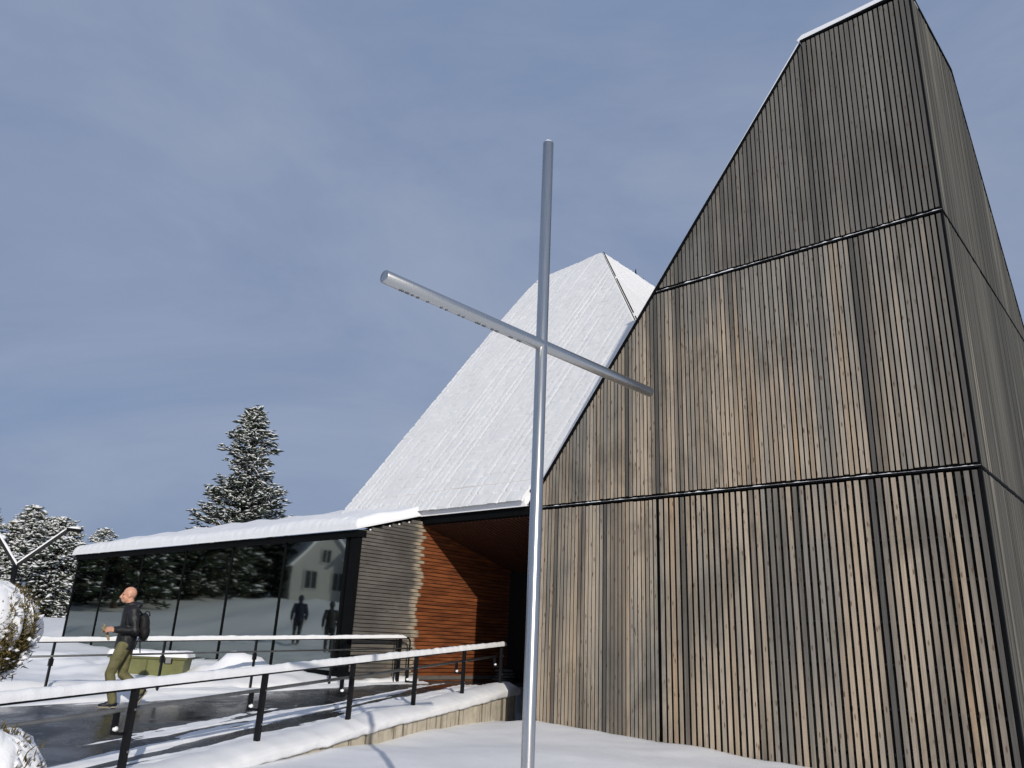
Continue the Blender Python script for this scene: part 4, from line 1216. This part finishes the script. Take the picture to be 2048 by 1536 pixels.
conifer('spruce_tree', (-15.45, 45, .5), 13.7, 2.3, 5, 'tall snow-dusted conifer rising behind the glazed wing roof', None, M['needle'], 560, 20, .06, .80, .12, .3, .74, size=.90, ragged=.75)
GRP = 'snowy trees left of the church'
conifer('pine_tree', (-25.2, 41.5, 1.3), 6.0, 2.0, 11, 'broad snowy tree directly behind the forked lamp post', GRP, M['needle2'], 420, 22, .30, .97, .02, 1.0, .62, size=.72, ragged=.45, heavy=1.45)
conifer('pine_tree', (-26.2, 46.0, 1.4), 5.9, 2.3, 17, 'snowy tree touching the left end of the glazed wing', GRP, M['needle2'], 420, 22, .30, .97, .02, 2.0, .52, size=.72, ragged=.5, heavy=1.45)
conifer('spruce_tree', (-20.3, 36.0, 1.2), 3.9, 2.1, 23, 'low dark spruce with drooping snowy boughs beside the glazed wing', GRP, M['needle'], 330, 20, .5, .85, .0, 0.5, .42, size=.8)
conifer('pine_tree', (-30.6, 60, 1.8), 6.5, 2.0, 29, 'small snowy treetop showing just above the wing roof', GRP, M['needle2'], 260, 18, .2, .92, .05, 1.4, .5, size=.8, heavy=1.45)
conifer('pine_tree', (-26.6, 40, 1.4), 5.5, 1.9, 31, 'snowy tree cut off by the left edge of the picture', GRP, M['needle2'], 280, 18, .3, .95, .02, 2.2, .5, size=.8, heavy=1.45)
conifer('pine_tree', (-31.5, 52, 1.5), 5.6, 2.6, 37, 'smaller grey snowy tree in the gap between the left-edge tree and the broad one', GRP, M['needle2'], 260, 18, .3, .95, .02, 2.9, .5, size=.8, heavy=1.45)
# far wood behind them, one mass
rg = np.random.default_rng(3)
Ct, Dt, Lt = [], [], []
for k in range(120):
    bx = rg.uniform(-85, -20); by = rg.uniform(72, 110); hh = rg.uniform(3.0, 5.2) + (by - 72) * .02; nn = 70
    ff = rg.random(nn) ** .8; aa_ = rg.random(nn) * 6.28; rr = 1.5 * (1 - ff) ** .8 * rg.random(nn) ** .4
    Ct.append(np.stack([bx + rr * np.cos(aa_), by + rr * np.sin(aa_), 1.6 + hh * ff], 1))
    dd = np.stack([np.cos(aa_), np.sin(aa_), rg.normal(0, .4, nn)], 1); Dt.append(dd / np.linalg.norm(dd, axis=1, keepdims=True)); Lt.append(rg.uniform(.3, .5, nn))
Ct, Dt, Lt = np.concatenate(Ct), np.concatenate(Dt), np.concatenate(Lt)
Pn, Fn = spindles(Ct, Dt, Lt, Lt * .5, Lt * .45)
fo = np_mesh('far_wood', Pn, Fn, M['needle2']); tag(fo, 'distant dark wood behind the snowy trees', 'wood', kind='stuff')
Ps, Fs = spindles(Ct + np.array([0, 0, .16]), Dt, Lt * .8, Lt * .42, Lt * .25)
fs_ = np_mesh('far_wood_snow', Ps, Fs, M['tsnow'], fo); fs_['kind'] = 'stuff'

# ------------------------------------------------------------------ thuja shrubs
def shrub(name, loc, rad, hgt, seed, label, n=2600, cover=.55):
    root = empty(name, loc); tag(root, label, 'shrub', 'snow-covered shrubs at the left edge')
    rg = np.random.default_rng(seed)
    th = np.arccos(rg.uniform(-1, 1, n)); ph = rg.random(n) * 2 * np.pi
    d = np.stack([np.sin(th) * np.cos(ph), np.sin(th) * np.sin(ph), np.cos(th)], 1)
    rr = (.74 + .28 * rg.random(n) + .10 * (rg.random(n) > .93)) * (1 + .10 * np.sin(3 * ph + 2 * th))
    C = d * rr[:, None] * np.array([rad, rad, hgt / 2])
    D = d * .55 + rg.normal(0, .38, d.shape) + np.array([0, 0, .35]); D /= np.linalg.norm(D, axis=1, keepdims=True)
    L = (.020 + .020 * rg.random(n)) * (rad / .55) ** .5
    P, Fx = spindles(C, D, L * 1.3, L * .22, L * .16)
    cr = np_mesh('foliage', P, Fx, M['thuja'], root)
    m = MB(); m.ellipsoid((0, 0, 0), (rad * .80, rad * .80, hgt * .40), None, 16, 10); core = m.build('inner_twigs', M['bark'], cr, True); core['kind'] = 'stuff'
    m = MB(); m.tube([(0, 0, -hgt / 2 - 1.2), (0, 0, 0)], [.05, .03], 8); m.build('stem', M['bark'], root, True)
    # cap of snow on top, ragged lower rim, plus lumps caught lower down
    na_, nt_ = 72, 34
    PH, TT = np.meshgrid(np.linspace(0, 2 * np.pi, na_), np.linspace(0, 1, nt_), indexing='ij')
    rim = cover * np.pi * (.60 + .46 * vnoise2(np.cos(PH) * 2.6 + 9, np.sin(PH) * 2.6 + seed, seed) + .30 * vnoise2(np.cos(PH) * 7, np.sin(PH) * 7, seed + 2))
    TH = TT * rim
    e = np.sqrt(np.clip(1 - TT ** 2.2, 0, 1))
    bump_ = 1 + .38 * fbm2(np.cos(PH) * np.sin(TH) * 3.5 + 5, np.sin(PH) * np.sin(TH) * 3.5 + 2 * TH, seed + 4, 3)
    R0 = .90 + (.18 * e) * bump_
    SP = np.stack([np.sin(TH) * np.cos(PH) * R0 * rad, np.sin(TH) * np.sin(PH) * R0 * rad, np.cos(TH) * R0 * hgt / 2], -1)
    o = np_mesh('snow_cap', SP.reshape(-1, 3), grid_faces(na_, nt_), M['snow'], root, True); o['kind'] = 'stuff'
    nl = 240
    t_ = rg.uniform(.22, .80, nl) * np.pi; p_ = rg.random(nl) * 6.28
    q = np.stack([np.sin(t_) * np.cos(p_) * rad, np.sin(t_) * np.sin(p_) * rad, np.cos(t_) * hgt / 2], 1) * rg.uniform(.93, 1.03, nl)[:, None]
    dl = rg.normal(0, 1, (nl, 3)) * np.array([1, 1, .7]); dl /= np.linalg.norm(dl, axis=1, keepdims=True)
    ls_ = rg.uniform(.015, .060, nl)
    Pl, Fl = spindles(q, dl, ls_, ls_ * rg.uniform(.5, .9, nl), ls_ * .45)
    o = np_mesh('snow_lumps', Pl, Fl, M['snow'], root, True); o['kind'] = 'stuff'
shrub('thuja_shrub', (-5.16, 8.0, 1.50), .56, .94, 61, 'round brown-green shrub with a thick snow cap, upper one at the left edge', 13000, .80)
shrub('thuja_shrub', (-3.62, 6.0, .40), .47, .95, 67, 'snow-buried shrub at the lower left corner', 9000, .78)

# ------------------------------------------------------------------ what the glass mirrors: trees, houses and walkers left of the frame
GR2 = 'trees mirrored in the glazed wing'
names = ['nearest', 'second', 'third', 'fourth', 'fifth', 'sixth', 'seventh', 'eighth', 'ninth', 'tenth', 'eleventh', 'twelfth', 'thirteenth', 'fourteenth', 'fifteenth', 'sixteenth']
def gz(x, y): return float(ground_z(np.array([x]), np.array([y]))[0])
spots = [(-33, 33, 9.5), (-36, 37, 11), (-39, 34, 12), (-41, 31, 11), (-37, 42, 10), (-43, 38, 12), (-47, 32, 11), (-42, 46, 11), (-51, 37, 12), (-48, 43, 12), (-56, 33, 13), (-60, 29, 12), (-63, 23, 12), (-58, 40, 13), (-66, 27, 13), (-54, 29.5, 11)]
for k, (x, y, hh) in enumerate(spots):
    t_ = conifer('pine_tree', (x, y, gz(x, y)), 10.0, 2.9, 43, 'pine seen only as a reflection in the glazed wing, %s from the glass' % names[k], GR2, M['needle'], 420, 15, .3, .25, .06, k * 1.3, .38, key='refl')
    t_.scale = (hh / 10,) * 3
def house(loc, rz, w, d, hwall, hroof, label):
    r = empty('house', loc, rz); tag(r, label, 'house')
    m = MB(); m.prism([(-w / 2, -.5), (w / 2, -.5), (w / 2, hwall), (0, hwall + hroof), (-w / 2, hwall)], -d / 2, d / 2); m.build('wall', M['white'], r)
    m = MB()
    for s in (-1, 1):
        m.obox((s * w / 4 * 1.06, 0, hwall + hroof / 2 + .02), Vector((s * w / 4 * 1.12, 0, -hroof / 2 * 1.12)), Vector((0, d / 2 + .3, 0)), Vector((hroof, 0, s * w / 2)).normalized() * .09 * s)
    m.build('roof', M['snow'], r)
    for x in (-w * .22, w * .22):
        m = MB(); m.box(x - .5, x + .5, -d / 2 - .03, -d / 2 + .02, .9, 2.3); m.build('window', M['pane'], r)
    m = MB(); m.box(-.35, .35, -d / 2 - .03, -d / 2 + .02, hwall + .3, hwall + 1.3); m.build('window', M['pane'], r)
    for x, z0, z1, hw in ((-w * .22, .9, 2.3, .5), (w * .22, .9, 2.3, .5), (0, hwall + .3, hwall + 1.3, .35)):
        m = MB()
        for a_, b_, c_, d_ in ((x - hw - .09, x - hw, z0, z1), (x + hw, x + hw + .09, z0, z1), (x - hw - .09, x + hw + .09, z1, z1 + .1), (x - hw - .14, x + hw + .14, z0 - .1, z0), (x - .03, x + .03, z0, z1)):
            m.box(a_, b_, -d / 2 - .07, -d / 2 - .031, c_, d_)
        m.build('window_frame', M['white'], r)
house((-55, 25, gz(-55, 25) + .2), math.radians(66), 5.5, 6, 2.8, 3.2, 'white gabled house mirrored in the right-hand window pane')
house((-58, 20.5, gz(-58, 20.5) + .2), math.radians(60), 8.0, 9, 3.6, 4.6, 'larger white house with a steep roof mirrored behind the smaller one')
stand = dict(head=(0, 0, 1.655), neck=(-.03, 0, 1.505), chest=(-.03, 0, 1.26), pelvis=(0, 0, .95),
             shL=(-.03, .185, 1.41), elL=(-.05, .27, 1.12), wrL=(.06, .27, .90), shR=(-.03, -.185, 1.41), elR=(-.10, -.27, 1.13), wrR=(-.02, -.28, .90),
             hfL=(.1, 0, -1), hdL=(0, -1, 0), hsL=(1, 0, 0), hfR=(.1, 0, -1), hdR=(0, 1, 0), hsR=(1, 0, 0), curl=.6,
             hipL=(0, .10, .90), knL=(.08, .10, .49), anL=(.0, .09, .085), hipR=(0, -.10, .90), knR=(.02, -.10, .48), anR=(-.08, -.10, .10),
             toeL=(.19, .10, .012), heelL=(-.08, .09, .008), toeR=(.10, -.10, .012), heelR=(-.165, -.10, .02))
mats2 = dict(mats); mats2['jacket'] = M['blue']; mats2['pants'] = M['jacket']
mats3 = dict(mats); mats3['pants'] = M['jacket']
for (x, y, mt, lb) in ((-17.2, 20.5, mats2, 'walker in a navy jacket, mirrored in the right-hand window pane'), (-15.4, 19.1, mats3, 'walker in black with the hood up, mirrored beside the corner post')):
    person('person', (x, y, gz(x, y)), math.radians(170), 1.0, stand, mt, lb, hat=True)
